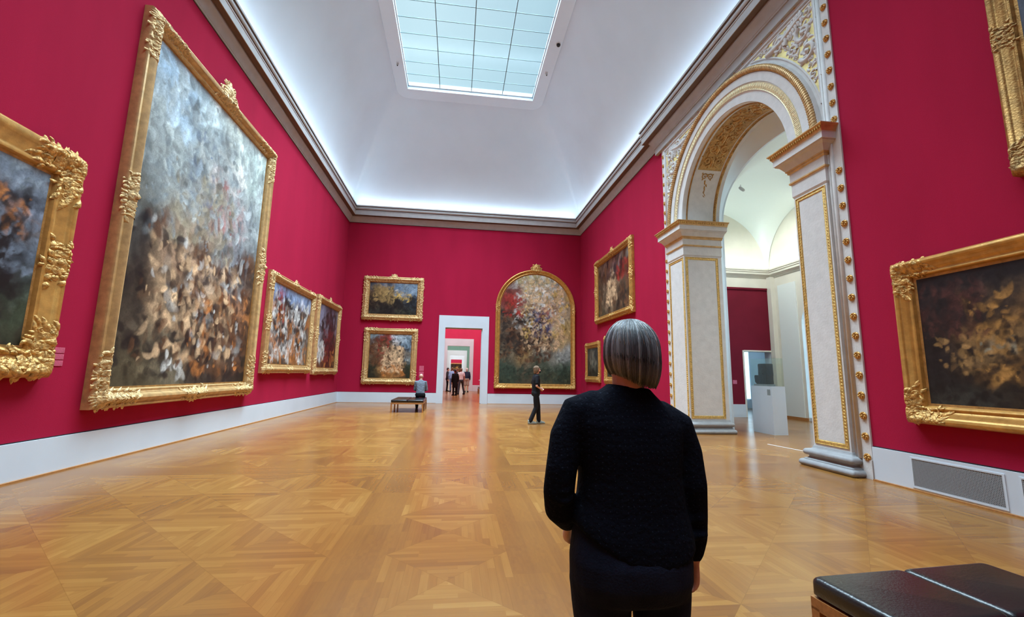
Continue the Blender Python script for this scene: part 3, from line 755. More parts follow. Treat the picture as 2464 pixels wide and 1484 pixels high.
for nm, (y0, y1) in (('near', SN), ('far', SF)):
    jy = y1 if nm == 'near' else y0       # jamb side
    mb = MB(); mb.box(XS, 7.09, y0, y1, 0, 5.58)
    pil = PB(mb, 'pilaster', 'stone')
    def sub(mb, name, mats, smooth=False, auto=None):
        return PB(mb, name, mats, pil, smooth, auto)
    mb = MB(); capital(mb, XS, 7.09, y0, y1); sub(mb, 'capital', ['stone', 'gilt_pale'])
    mb = MB(); base(mb, XS, 7.09, y0, y1); sub(mb, 'base', 'stone_grey', False, 50)
    fF = lambda u, v, h: (XS-h, u, v)
    mb = MB(); panel_mold(mb, fF, y0+.03, y1-.03, .37, 4.64); sub(mb, 'panel_molding', 'gilt_leaf', False, 50)
    sg = 1 if nm == 'near' else -1
    fJ = lambda u, v, h, jy=jy, sg=sg: (u, jy+sg*h, v)
    mb = MB(); panel_mold(mb, fJ, XS+.035, 6.985, .37, 4.64); sub(mb, 'panel_molding', 'gilt_leaf', False, 50)
    # gilt egg row along the capital top
    mb = MB()
    n_ = 26
    for k in range(n_):
        yy = y0-.24+(y1-y0+.48)*(k+.5)/n_; mb.ell((XS-.24, yy, 5.525), (.02, .016, .03), 0, 6, 4)
        xx = XS-.24+(1.085+.24)*(k+.5)/n_; mb.ell((xx, jy+sg*.24, 5.525), (.02, .02, .03), 0, 6, 4)
    sub(mb, 'egg_molding', 'gilt_leaf', True)
# archivolt
def revolve(prof_, n_=72, a0=0, a1=PI):
    # prof_: (radius, x)
    mb = MB(); rs = []
    for i in range(n_+1):
        a = a0+(a1-a0)*i/n_
        rs.append([(x, AY+r_*math.cos(a), AZ+r_*math.sin(a)) for r_, x in prof_])
    mb.rings(rs, 0, False, False); return mb
mb = revolve([(AR-.003, 7.09), (AR-.003, 6.02), (AR+.01, 6.005), (AR+.20, 6.005), (AR+.21, 5.995), (AR+.215, 5.985), (AR+.38, 5.985), (AR+.39, 5.965), (AR+.56, 5.965), (AR+.57, 5.98), (AR+.71, 5.98), (AR+.72, 6.055)])
PB(mb, 'archivolt', 'stone', None, False, 30)
# gilt leaf band on the arch
mb = revolve([(AR+.225, 5.986), (AR+.23, 5.972), (AR+.24, 5.978), (AR+.355, 5.978), (AR+.365, 5.972), (AR+.37, 5.986)])
for k in range(92):
    a = PI*(k+.5)/92
    f = lambda u, v, h, a=a: (5.978-h*.6, AY+(AR+.298+v)*math.cos(a+u/2.26), AZ+(AR+.298+v)*math.sin(a+u/2.26))
    relief_tube(mb, [(-.034, -.05), (-.01, .0), (-.03, .05)], [.012, .022, .010], f, 0, 0, 3)
    relief_tube(mb, [(.02, .055), (.02, .0), (.02, -.055)], [.010, .022, .012], f, 0, 0, 3)
PB(mb, 'leaf_band', 'gilt_cream')
# rope moulding
mb = revolve([(AR+.635+.058*math.cos(2*PI*k/12), 5.965-.058*math.sin(2*PI*k/12)) for k in range(13)], 90)
for k in range(150):
    a = PI*(k+.5)/150
    pts = []
    for j in range(5):
        q = -PI*.12+PI*1.24*j/4; aa = a+.012*(j-2)
        r_ = AR+.635+.06*math.cos(q); pts.append((5.965-.060*math.sin(q), AY+r_*math.cos(aa), AZ+r_*math.sin(aa)))
    mb.tube(pts, .011, 0, 5, (0, .3, 1), None, False)
PB(mb, 'rope_molding', 'gilt_pale', None, True)
# soffit mouldings and ornament
for x_, w_, nm in ((6.955, .045, 'gilt_brown'), (6.14, .02, 'gilt_brown')):
    mb = revolve([(AR-.004, x_-w_), (AR-.022, x_-w_*.5), (AR-.012, x_), (AR-.026, x_+w_*.5), (AR-.004, x_+w_)])
    if w_ > .03:
        for k in range(110):
            a = PI*(k+.5)/110; mb.ell((x_, AY+(AR-.022)*math.cos(a), AZ+(AR-.022)*math.sin(a)), (.022, .014, .014), 0, 5, 4)
    PB(mb, 'soffit_molding', nm, None, True)
fS = lambda u, v, h: (u, AY+(AR-.004-h)*math.cos(v/AR), AZ+(AR-.004-h)*math.sin(v/AR))
rng = random.Random(5)
mb = MB()
u0, u1 = 6.22, 6.88; a0, a1 = math.radians(34), math.radians(146)
vs, fs = quad_grid(lambda s, t: fS(u0+(u1-u0)*s, AR*(a0+.16+(a1-a0-.32)*t), .004), 2, 40); mb.add(vs, fs)
for k in range(9):
    v = AR*(a0+.20+(a1-a0-.40)*(k+.5)/9)
    for sx in (-1, 1):
        uc = (u0+u1)/2+sx*.155
        scroll(mb, uc, v, .135, PI/2 if k % 2 else -PI/2, sx*(1 if k % 2 else -1), fS, .006, rng, .024, 5)
    leaf(mb, (u0+u1)/2, v-.16, PI/2, .30, .035, fS, .006, 0, .1)
    for q in range(7):
        leaf(mb, rng.uniform(u0+.05, u1-.05), v+rng.uniform(-.18, .18), rng.uniform(0, 6.28), .11, .018, fS, .006)
for s_, aa in ((1, a0), (-1, a1)):
    v = AR*aa
    scroll(mb, (u0+u1)/2-.08, v+s_*.14, .09, 0, 1, fS, .004, rng, .016, 3); scroll(mb, (u0+u1)/2+.08, v+s_*.14, .09, PI, -1, fS, .004, rng, .016, 3)
    for q in range(9): leaf(mb, (u0+u1)/2+rng.uniform(-.03, .03), v-s_*.05*q+s_*.05, -s_*PI/2+rng.uniform(-.5, .5), .09, .018*(1-q*.07), fS, .004)
PB(mb, 'soffit_ornament', 'gilt_brown', None, True)
# spandrels: recessed gold ground, carved foliage
Rx = AR+.80
def spandrel(side):
    rng = random.Random(11)
    ye = 6.13 if side < 0 else 11.64
    zt = 8.12
    def inside(y, z, m=0.):
        if side < 0 and y < ye+m: return False
        if side > 0 and y > ye-m: return False
        if z > zt-m: return False
        if side*(y-AY) < -.05: return False
        return math.hypot(y-AY, z-AZ) > Rx+m and z > 5.75+m
    f = lambda u, v, h: (XR-.030-h, u, v)
    # ground
    mb = MB(); ol = []
    a_end = math.acos(min(1, abs(ye-AY)/Rx)); a_top = math.asin(min(1, (zt-AZ)/Rx))
    n_ = 24
    arc_ = [(AY+side*Rx*math.cos(a_end+(a_top-a_end)*i/n_), AZ+Rx*math.sin(a_end+(a_top-a_end)*i/n_)) for i in range(n_+1)]
    ol = arc_+[(ye, zt)]
    prism(ol, 'x', XR-.031, XR-.0285, mb)
    sp = PB(mb, 'spandrel', 'yellow_ground')
    mb = MB()
    # raised fillet round the field
    relief_tube(mb, arc_, .022, f, 0, 0, 4); relief_tube(mb, [(ye, zt), (ye, arc_[0][1])], .022, f, 0, 0, 4); relief_tube(mb, [(ye, zt), (arc_[-1][0], zt)], .022, f, 0, 0, 4)
    # main stem from the arch to the corner
    am = math.radians(56)
    bx, bz = AY+side*(Rx+.03)*math.cos(am), AZ+(Rx+.03)*math.sin(am)
    cx_, cz_ = ye-side*.16, zt-.14
    st = []
    for i in range(13):
        t = i/12; st.append((bx+(cx_-bx)*t+side*.06*math.sin(t*5), bz+(cz_-bz)*t-.03*math.sin(t*5)))
    relief_tube(mb, st, [.05*(1-.6*i/12)+.012 for i in range(13)], f, 0, .01)
    placed = []
    for k in range(1500):
        y = rng.uniform(min(ye, AY), max(ye, AY)); z = rng.uniform(5.8, zt)
        if not inside(y, z): continue
        rr = min(abs(y-ye), zt-z, math.hypot(y-AY, z-AZ)-Rx)
        for (py, pz, pr) in placed: rr = min(rr, math.hypot(y-py, z-pz)-pr)
        rr = min(rr, .20)
        if rr < .045 or (k < 500 and rr < .12): continue
        placed.append((y, z, rr))
    for (y, z, r_) in placed:
        scroll(mb, y, z, r_*.92, rng.uniform(0, 6.28), rng.choice((-1, 1)), f, .006, rng, max(.015, r_*.24), 5 if r_ > .08 else 3, 1.3)
        if r_ > .10:
            for q in range(6): leaf(mb, y, z, q*PI/3, r_*.30, r_*.09, f, .02)
    for k in range(700):
        y = rng.uniform(min(ye, AY), max(ye, AY)); z = rng.uniform(5.75, zt)
        if inside(y, z, .06): leaf(mb, y, z, rng.uniform(0, 6.28), rng.uniform(.08, .17), .022, f, .004)
    for i in range(2, 12):
        for s_ in (-1, 1):
            leaf(mb, st[i][0], st[i][1], math.atan2(cz_-bz, cx_-bx)+s_*.7, .17, .028, f, .02, 0, s_*.7)
    # keep the carving inside the field
    PB(mb, 'foliage_carving', 'stone_grey' if False else 'stone', sp, True)
spandrel(-1); spandrel(1)
# slim white cable cover on the floor of the opening
b_ = MB(); b_.tube([(6.80, 9.02, .006), (6.93, 8.10, .006), (6.98, 7.70, .006)], .012, 0, 6, (0, 0, 1), (.5, 1.2), False)
tag(b_.build('cable_cover', 'strip_white'), 'thin white cable cover lying on the parquet across the arch opening', 'cable cover')
# radiator grilles in the right baseboard
def grille(y0, y1, lb):
    t_ = thing('radiator_grille', lb, 'grille', (XR-.03, y0, 0), 0, 'baseboard radiator grilles')
    b_ = MB(); b_.box(.004, .012, 0.0, y1-y0, .036, .424); b_.build('backing', 'cloth_charcoal', t_)
    b_ = MB(); b_.box(-.008, .004, 0, .022, .035, .425); b_.box(-.008, .004, y1-y0-.022, y1-y0, .035, .425); b_.box(-.008, .004, .022, y1-y0-.022, .405, .425); b_.box(-.008, .004, .022, y1-y0-.022, .035, .06); b_.build('frame', 'white_paint', t_)
    b_ = MB(); nz = 20
    for k in range(nz):
        z = .068+.33*k/(nz-1); b_.box(-.003, .0, .022, y1-y0-.022, z-.0035, z+.0035)
    ny = 64
    for k in range(ny):
        y = .022+(y1-y0-.044)*(k+.5)/ny; b_.box(-.004, -.001, y-.003, y+.003, .06, .405)
    b_.build('mesh_screen', 'grille_grey', t_)
grille(4.29, 5.31, 'white-framed metal radiator grille in the baseboard beside the gilded portal'); grille(3.14, 4.165, 'second radiator grille along the baseboard, farther from the gilded portal')
# ================================================================ PAINTINGS
def vnoise(nx, ny, cell, rg):
    gx, gy = int(nx/cell)+3, int(ny/cell)+3
    g = rg.random((gy, gx)); x = np.arange(nx)/cell; y = np.arange(ny)/cell
    xi, yi = x.astype(int), y.astype(int); fx, fy = x-xi, y-yi
    fx = fx*fx*(3-2*fx); fy = fy*fy*(3-2*fy)
    a = g[np.ix_(yi, xi)]; b_ = g[np.ix_(yi, xi+1)]; c = g[np.ix_(yi+1, xi)]; d = g[np.ix_(yi+1, xi+1)]
    return (a*(1-fx)+b_*fx)*(1-fy)[:, None]+(c*(1-fx)+d*fx)*fy[:, None]
def paint(nx, ny, pal, dabs, seed, nd=500, size=(.012, .07)):
    # loose abstract paint surface: broad colour fields and many curved dabs, no figures
    rg = np.random.default_rng(seed)
    P = np.array([[lin(c) for c in r_] for r_ in pal][::-1])          # row 0 = bottom
    R_, C_ = P.shape[:2]
    wu = (vnoise(nx, ny, nx/4, rg)-.5)*.9+(vnoise(nx, ny, nx/11, rg)-.5)*.5
    wv = (vnoise(nx, ny, nx/4, rg)-.5)*.9+(vnoise(nx, ny, nx/11, rg)-.5)*.5
    U = np.linspace(0, 1, nx)[None, :]*np.ones((ny, 1)); V = np.linspace(0, 1, ny)[:, None]*np.ones((1, nx))
    fu = np.clip(U*C_-.5+wu, 0, C_-1.001); fv = np.clip(V*R_-.5+wv, 0, R_-1.001)
    iu, iv = fu.astype(int), fv.astype(int); du = (fu-iu)[..., None]; dv = (fv-iv)[..., None]
    du = du*du*(3-2*du); dv = dv*dv*(3-2*dv)
    img = (P[iv, iu]*(1-du)+P[iv, np.minimum(iu+1, C_-1)]*du)*(1-dv)+(P[np.minimum(iv+1, R_-1), iu]*(1-du)+P[np.minimum(iv+1, R_-1), np.minimum(iu+1, C_-1)]*du)*dv
    asp = ny/nx
    yy, xx = np.mgrid[0:ny, 0:nx]
    D_ = [(np.array(lin(c)), w, reg) for c, w, reg in dabs]
    wsum = np.array([w for _, w, _ in D_]); wsum = wsum/wsum.sum()
    for k in range(nd):
        if rg.random() < .55:
            j = rg.choice(len(D_), p=wsum); c, _, (u0, u1, v0, v1) = D_[j]
            u, v = rg.uniform(u0, u1), rg.uniform(v0, v1)
            col = c*rg.uniform(.4, 1.1)
        else:
            u, v = rg.random(), rg.random()
            col = img[int(v*(ny-1)), int(u*(nx-1))]*rg.uniform(.35, 1.6)
        s_ = rg.uniform(*size)*(1.7-1.25*(k/nd)**.6)*nx; el = rg.uniform(1.1, 2.8); a = rg.normal(PI/2*.9, .9)
        cx, cy = u*nx, v*ny; m_ = int(s_*el*1.3)+2
        x0, x1 = max(0, int(cx)-m_), min(nx, int(cx)+m_); y0, y1 = max(0, int(cy)-m_), min(ny, int(cy)+m_)
        if x1 <= x0 or y1 <= y0: continue
        X = xx[y0:y1, x0:x1]-cx; Y = yy[y0:y1, x0:x1]-cy
        p = X*math.cos(a)+Y*math.sin(a); q = -X*math.sin(a)+Y*math.cos(a); q = q+rg.uniform(-.5, .5)*p*p/(s_*el)
        d = (p/(s_*el))**2+(q/s_)**2
        m2 = np.clip((1-d)*rg.uniform(.9, 2.2), 0, 1)[..., None]*rg.uniform(.25, .8)
        sh = (1+.35*np.clip(-q/s_, -1, 1))[..., None]
        img[y0:y1, x0:x1] = img[y0:y1, x0:x1]*(1-m2)+np.clip(col*sh, 0, 1)*m2
    return np.clip(img, .002, 1)
FR = dict(
 rococo=[(0, 0), (0, .55), (.06, .68), (.14, .72), (.20, .66), (.24, .66), (.34, .90), (.46, 1.0), (.56, .95), (.66, .78), (.72, .62), (.76, .62), (.80, .55), (.88, .58), (.93, .60), (.97, .52), (1.0, .34), (1.0, .25)],
 plain=[(0, 0), (0, .60), (.05, .80), (.12, .92), (.22, .98), (.32, .92), (.38, .80), (.44, .74), (.58, .66), (.72, .50), (.78, .50), (.82, .56), (.88, .58), (.93, .54), (1.0, .30), (1.0, .25)])
CV = {'gilt': 'gilt_carved', 'gilt_pale': 'gilt_pale_carved', 'gilt_brown': 'gilt_brown_carved'}
def painting(name, label, wall, a0, a1, z0, z1, D, fwid, pal, dabs, seed, style='rococo', mt='gilt', orn=1.0, centers='tblr', crest=1.0, res=110, nd=420, cat='painting', group=None, arch=None, size=(.012, .07), corners=True, ov=None):
    if nd >= 800 and nd <= 1400 and size == (.012, .07): size = (.009, .045)
    mid = (a0+a1)/2
    loc, rz = {'L': ((XL, mid, z0), PI/2), 'R': ((XR, mid, z0), -PI/2), 'B': ((mid, YB, z0), 0)}[wall] if ov is None else ov
    T = thing(name, label, cat, loc, rz, group)
    w, h = (a1-a0)/2, z1-z0
    if arch is None: poly = [(-w, 0), (w, 0), (w, h), (-w, h)]
    else:
        zs = arch-z0; poly = [(-w, 0), (w, 0), (w, zs-.16), (w-.06, zs-.16), (w-.06, zs)]
        poly = [(-w, 0), (w, 0)]+[(w*math.cos(PI*i/36), zs+(h-zs)*math.sin(PI*i/36)) for i in range(37)]
    PR = FR[style]
    rs = [[(x, -D*hh, z) for x, z in inset(poly, s_*fwid)] for s_, hh in PR]
    mb = MB(); mb.rings(rs, 0, False); fr_ = mb.build('frame', mt, T); autosmooth(fr_, 35)
    # canvas
    nx = res; hw = w-fwid*.97; zb, zt = fwid*.97, h-fwid*.97; ny = max(20, int(res*(zt-zb)/(2*hw)))
    def pos(u, v):
        x = -hw+2*hw*u
        top = zt
        if arch is not None:
            zs = arch-z0; top = zs+(zt-zs)*math.sqrt(max(0, 1-(x/hw)**2))
        return (x, -D*.27, zb+(top-zb)*v)
    vs, fs = quad_grid(pos, nx-1, ny-1)
    mb = MB(); mb.add(vs, fs); cv = mb.build('canvas', 'oil_paint', T)
    img = paint(nx, ny, pal, dabs, seed, nd, size)
    if arch is not None:
        # sample by true height so the colours are not squeezed towards the sides
        im2 = img.copy()
        for i in range(nx):
            x = -hw+2*hw*i/(nx-1); zs = arch-z0; top = zs+(zt-zs)*math.sqrt(max(0, 1-(x/hw)**2))
            idx = (np.arange(ny)/(ny-1)*(top-zb)/(zt-zb)*(ny-1)).astype(int); im2[:, i] = img[idx, i]
        img = im2
    ca = cv.data.color_attributes.new('Col', 'FLOAT_COLOR', 'POINT')
    buf = np.ones((ny*nx, 4), np.float32); buf[:, :3] = img.reshape(-1, 3)
    ca.data.foreach_set('color', buf.ravel())
    # inner dark slip
    mb = MB(); r1 = inset(poly, fwid*.995); r2 = inset(poly, fwid*1.0+.03)
    mb.rings([[(x, -D*.30, z) for x, z in r1], [(x, -D*.275, z) for x, z in r2]], 0, False)
    mb.build('slip', 'gilt_brown', T)
    if not orn: return T
    rng = random.Random(seed)
    ps = [p_[0] for p_ in PR]; ph = [p_[1] for p_ in PR]
    def H(u, v):
        d = min(u+w, w-u, v, h-v)/fwid
        if arch is not None and v > arch-z0:
            zs = arch-z0; rr = math.hypot(u/w, (v-zs)/(h-zs)); d = (1-rr)*min(w, h-zs)/fwid*1.05
        if d < 0: return D*.50
        return D*float(np.interp(min(d, .97), ps[1:], ph[1:]))
    f = lambda u, v, hh: (u, -(H(u, v)+hh), v)
    W_ = fwid
    def local(cx, cy, sx, sy, ob_list=None):
        # local map for mirrored pieces
        return lambda u, v, hh: f(cx+sx*u, cy+sy*v, hh)
    def mass(mb, g, pts, r0):
        # low carved ground the scrolls sit on
        for (u, v, rr) in pts:
            relief_tube(mb, [(u-rr*.5, v), (u, v), (u+rr*.5, v)], [rr*.45*r0, rr*r0, rr*.45*r0], lambda a, b_, h: g(a, b_, h*.22), 0, 0, 6)
    def arm(mb, g, L):
        mass(mb, g, [(W_*(.4+.35*q), W_*(.48+.1*(-1)**q), W_*.42*(1-.09*q)) for q in range(int(L/W_/.38))], 1)
        for q in range(26):
            t = rng.random(); leaf(mb, W_*.3+t*(L-W_*.3), rng.uniform(0.02, .95)*W_, rng.uniform(0, 6.28), W_*rng.uniform(.16, .34), W_*.06, g, W_*.03)
        k = 0; x = W_*.55
        while x < L:
            t = x/L; r_ = W_*.34*(1-.45*t)*orn
            scroll(mb, x, W_*(.42+.16*(-1)**k), r_, PI/2*(1 if k % 2 else -1), (-1)**k, g, 0, rng, max(.012, r_*.24), 4)
            leaf(mb, x, W_*.1, rng.uniform(-.2, .9), W_*.5, W_*.10, g, 0); leaf(mb, x-W_*.1, W_*.82, rng.uniform(-.6, .2), W_*.5, W_*.08, g, 0)
            if rng.random() < .8: leaf(mb, x, W_*.05, -PI/2+rng.uniform(-.6, .6), W_*.22, W_*.07, g, 0)
            x += W_*.62*(1-.25*t); k += 1
        for q in range(4): leaf(mb, L-W_*.2+q*W_*.12, W_*(.3+.12*q), rng.uniform(-.4, .4), W_*.5, W_*.07, g, 0)
    L = W_*2.5*orn
    if corners:
        for sx in (1, -1):
            for sy in (1, -1):
                if arch is not None and sy < 0: continue
                cx, cy = -sx*w, (0 if sy > 0 else h)
                mb = MB(); g = local(cx, cy, sx, sy); g2 = lambda u, v, hh, g=g: g(v, u, hh)
                arm(mb, g, L); arm(mb, g2, L)
                for q in range(7):
                    a = PI+PI/2*(q-.5)/6+.05
                    leaf(mb, W_*.55, W_*.55, a, W_*.72, W_*.11, g, W_*.03, 0, 0)
                for q in range(6): leaf(mb, W_*.5, W_*.5, q*PI/3, W_*.3, W_*.09, g, W_*.06)
                mb.build('corner_ornament', CV[mt], T, True)
    def cart(cx, cy, rot, s_, crest_=0.):
        mb = MB()
        ca_, sa_ = math.cos(rot), math.sin(rot)
        def g(u, v, hh): return f(cx+ca_*u-sa_*v, cy+sa_*u+ca_*v, hh)     # v<0 is outward
        mass(mb, g, [(0, 0, W_*.55*s_), (W_*.5*s_, 0, W_*.45*s_), (-W_*.5*s_, 0, W_*.45*s_), (W_*s_, .05*W_, W_*.3*s_), (-W_*s_, .05*W_, W_*.3*s_)]+([(0, -W_*.5*crest_, W_*.4*crest_)] if crest_ else []), 1)
        for q in range(30): leaf(mb, rng.uniform(-1.15, 1.15)*W_*s_, rng.uniform(-.5, .5)*W_, rng.uniform(0, 6.28), W_*rng.uniform(.16, .32), W_*.055, g, W_*.03)
        for sx in (1, -1):
            gm = lambda u, v, hh, sx=sx: g(sx*u, v, hh)
            scroll(mb, W_*.48*s_, W_*.0, W_*.34*s_, PI, -1, gm, 0, rng, W_*.085*s_, 4)
            scroll(mb, W_*.95*s_, W_*.12, W_*.24*s_, 0, 1, gm, 0, rng, W_*.06*s_, 3)
            for q in range(5): leaf(mb, W_*(.3+.25*q)*s_, W_*.25*(-1)**q, rng.uniform(-.5, .5), W_*.5*s_, W_*.085, gm, 0)
            for q in range(3): leaf(mb, W_*(.1+.2*q)*s_, -W_*.3, -PI/2+.5*q, W_*(.36-.05*q)*s_, W_*.08, gm, 0)
            if crest_:
                scroll(mb, W_*.30, -W_*.55*crest_, W_*.26*crest_, PI/2, -1, gm, 0, rng, W_*.08, 3)
        relief_tube(mb, [(-W_*.14*s_, 0), (0, 0), (W_*.14*s_, 0)], [W_*.1*s_, W_*.19*s_, W_*.1*s_], g, 0, W_*.04, 6)
        if crest_:
            mass(mb, g, [(0, -W_*.75*crest_, W_*.42*crest_), (W_*.35*crest_, -W_*.40*crest_, W_*.34*crest_), (-W_*.35*crest_, -W_*.40*crest_, W_*.34*crest_)], 1)
            for q in range(7):
                a = -PI/2+(q-3)*.42; leaf(mb, 0, -W_*.35*crest_, a, W_*(.72-.05*abs(q-3))*crest_, W_*.15*crest_, g, W_*.05, 0, 0)
            for sx in (1, -1):
                gm = lambda u, v, hh, sx=sx: g(sx*u, v, hh)
                scroll(mb, W_*.52*crest_, -W_*.42*crest_, W_*.25*crest_, PI/2, -1, gm, W_*.02, rng, W_*.07*crest_, 4)
                scroll(mb, W_*.36*crest_, -W_*.85*crest_, W_*.17*crest_, PI, 1, gm, W_*.02, rng, W_*.05*crest_, 3)
            for q in range(24): leaf(mb, rng.uniform(-.6, .6)*W_*crest_, -rng.uniform(.2, 1.0)*W_*crest_, rng.uniform(0, 6.28), W_*.26, W_*.06, g, W_*.05)
        mb.build('center_ornament' if not crest_ else 'crest_ornament', CV[mt], T, True)
    if 't' in centers: cart(0, h-W_*.45, PI, 1.0*orn, crest)
    if 'b' in centers: cart(0, W_*.45, 0, .9*orn)
    zc = h/2 if arch is None else (arch-z0)*.5
    if 'l' in centers: cart(-w+W_*.45, zc, -PI/2, .9*orn)
    if 'r' in centers: cart(w-W_*.45, zc, PI/2, .9*orn)
    if 's' in centers:
        cart(-w+W_*.45, arch-z0, -PI/2, .8*orn); cart(w-W_*.45, arch-z0, PI/2, .8*orn)
    return T
FL, WH, OR_, RD, BL, DK, GR, YE, BR = (214, 178, 138), (205, 205, 200), (178, 112, 58), (150, 45, 38), (62, 84, 140), (28, 24, 24), (56, 64, 48), (205, 170, 90), (95, 62, 40)
pal = [[(150, 172, 190), (180, 192, 192), (196, 202, 192), (176, 190, 184)], [(158, 166, 164), (120, 122, 118), (180, 178, 172), (168, 180, 174)],
       [(128, 132, 128), (158, 148, 132), (160, 130, 126), (132, 140, 140)], [(84, 84, 78), (150, 128, 106), (118, 126, 132), (74, 66, 60)],
       [(58, 50, 40), (160, 130, 104), (120, 122, 122), (92, 66, 48)], [(60, 52, 42), (130, 108, 84), (82, 62, 48), (118, 84, 60)], [(70, 62, 46), (104, 96, 78), (46, 38, 32), (40, 32, 26)]]
painting('painting', 'huge upright oil painting, pale above and dark below, in an ornate gilded frame', 'L', 7.12, 12.10, .79, 7.36, .22, .29, pal,
         [(FL, 2.3, (.12, .8, .08, .45)), (WH, 1, (.1, .9, .05, .5)), (OR_, 1.0, (.4, .95, .05, .35)), (DK, 5, (0, 1, 0, .48)), ((74, 96, 130), .35, (.3, .5, .6, .85)), ((160, 104, 98), .5, (.5, .75, .55, .75)), (BR, 3, (.1, 1, .05, .5)), ((168, 176, 176), 4, (0, 1, .55, 1)), ((128, 138, 142), 3, (0, 1, .45, .9)), ((150, 140, 118), 1.5, (.2, .7, .45, .7))],
         21, 'rococo', 'gilt_pale', 1.15, 'tblr', 1.5, 250, 2800, size=(.007, .032))
pal = [[(120, 128, 124), (105, 112, 116), (120, 130, 138)], [(46, 42, 40), (96, 66, 44), (96, 102, 116)], [(22, 20, 20), (40, 30, 26), (94, 90, 92)], [(20, 18, 18), (24, 22, 22), (62, 70, 78)], [(30, 30, 30), (50, 56, 54), (56, 64, 54)], [(60, 52, 36), (52, 46, 34), (46, 42, 30)]]
painting('painting', 'dark stormy oil painting in a wide gold frame cut by the edge of the view', 'L', 1.6, 6.42, 1.26, 4.24, .16, .36, pal,
         [(DK, 6, (.3, .95, .2, .8)), (OR_, .5, (.75, .95, .6, .8)), ((110, 120, 134), 2, (.6, 1, .4, 1)), (GR, .6, (.6, 1, .1, .25)), (DK, 4, (.6, .92, .1, .75))], 22, 'plain', 'gilt', .66, 'r', 0, 240, 2600, size=(.004, .02))
pal = [[(120, 150, 190), (140, 165, 195), (120, 140, 170)], [(150, 110, 60), (50, 46, 50), (120, 84, 56)], [(60, 52, 48), (70, 70, 74), (130, 80, 50)], [(170, 165, 160), (54, 48, 46), (90, 80, 74)], [(150, 96, 56), (110, 90, 70), (70, 66, 60)], [(40, 44, 34), (60, 56, 44), (96, 66, 40)]]
painting('painting', 'crowded multicoloured oil painting hanging between the huge painting and the corner painting', 'L', 12.72, 16.62, 1.31, 4.2, .16, .24, pal,
         [(DK, 5, (.1, .9, .2, .85)), (WH, 3, (.05, .9, .05, .85)), (OR_, 3, (.05, .95, .05, .7)), (RD, .3, (.1, .3, .6, .9)), ((130, 150, 185), 1, (0, 1, .8, 1))], 23, 'rococo', 'gilt_pale', .9, 'tblr', .8, 180, 1400)
pal = [[(110, 110, 130), (70, 60, 70), (130, 130, 150)], [(120, 118, 130), (50, 30, 34), (96, 84, 96)], [(110, 105, 112), (60, 26, 30), (60, 40, 44)], [(170, 168, 172), (52, 24, 26), (56, 26, 28)], [(90, 56, 36), (60, 36, 28), (60, 40, 30)]]
painting('painting', 'dusky plum and grey oil painting on the left wall right beside the corner', 'L', 17.0, 20.24, 1.26, 4.27, .16, .24, pal,
         [(DK, 3, (.2, .9, .2, .9)), (WH, 2, (.0, .4, .15, .4)), ((110, 40, 40), 3, (.3, .9, .1, .6)), (OR_, 1, (0, 1, 0, .3))], 24, 'rococo', 'gilt_pale', .9, 'tblr', .9, 140, 800)
pal = [[(60, 66, 76), (80, 90, 104), (96, 108, 122), (130, 138, 140)], [(84, 66, 42), (90, 70, 44), (64, 74, 78), (90, 112, 130)], [(60, 48, 34), (40, 34, 28), (66, 60, 46), (50, 66, 78)], [(52, 52, 44), (34, 32, 28), (46, 46, 36), (44, 48, 40)]]
painting('painting', 'wide oil painting of dark hills under a slate sky, uppermost left of the doorway', 'B', -4.46, -1.68, 3.80, 5.88, .14, .26, pal,
         [((150, 124, 78), 3, (.1, .5, .4, .85)), (YE, .8, (.5, .85, .4, .7)), (DK, 4, (0, 1, 0, .6)), ((110, 130, 150), 2, (.5, 1, .55, 1))], 25, 'rococo', 'gilt_pale', .9, 'tblr', .9, 180, 1200)
pal = [[(120, 140, 150), (130, 60, 50), (150, 165, 175), (140, 160, 175)], [(80, 50, 40), (120, 90, 70), (170, 150, 130), (110, 130, 145)], [(74, 44, 34), (190, 160, 128), (190, 160, 124), (90, 84, 76)], [(100, 84, 66), (170, 60, 50), (200, 170, 130), (120, 128, 128)], [(44, 46, 34), (170, 128, 80), (190, 156, 110), (44, 50, 34)], [(36, 36, 26), (120, 84, 44), (96, 74, 46), (34, 36, 26)]]
painting('painting', 'nearly square cream and russet oil painting hung below the wide dark hills painting', 'B', -4.29, -1.84, .84, 3.42, .14, .25, pal,
         [(FL, 6, (.3, .8, .15, .7)), (BR, 4, (.05, .5, .3, .9)), (RD, 1.2, (.2, .5, .5, .95)), (DK, 3, (.4, .95, .2, .9)), (OR_, 2, (.3, .8, .05, .3))], 26, 'rococo', 'gilt_pale', .9, 'b', .5, 180, 1400)
pal = [[(150, 140, 110), (170, 156, 110), (168, 160, 130), (140, 140, 130)], [(110, 60, 52), (170, 160, 140), (150, 130, 104), (140, 130, 116)], [(120, 40, 36), (130, 110, 96), (180, 160, 140), (160, 140, 110)], [(70, 60, 54), (150, 130, 110), (150, 90, 80), (150, 134, 110)],
       [(90, 74, 60), (80, 70, 62), (60, 70, 110), (160, 140, 96)], [(64, 54, 46), (74, 62, 52), (120, 112, 100), (150, 128, 86)], [(90, 80, 64), (130, 104, 64), (120, 116, 104), (140, 144, 140)], [(50, 62, 52), (90, 80, 64), (66, 74, 62), (52, 66, 54)], [(46, 54, 42), (64, 58, 46), (62, 62, 46), (52, 56, 42)]]
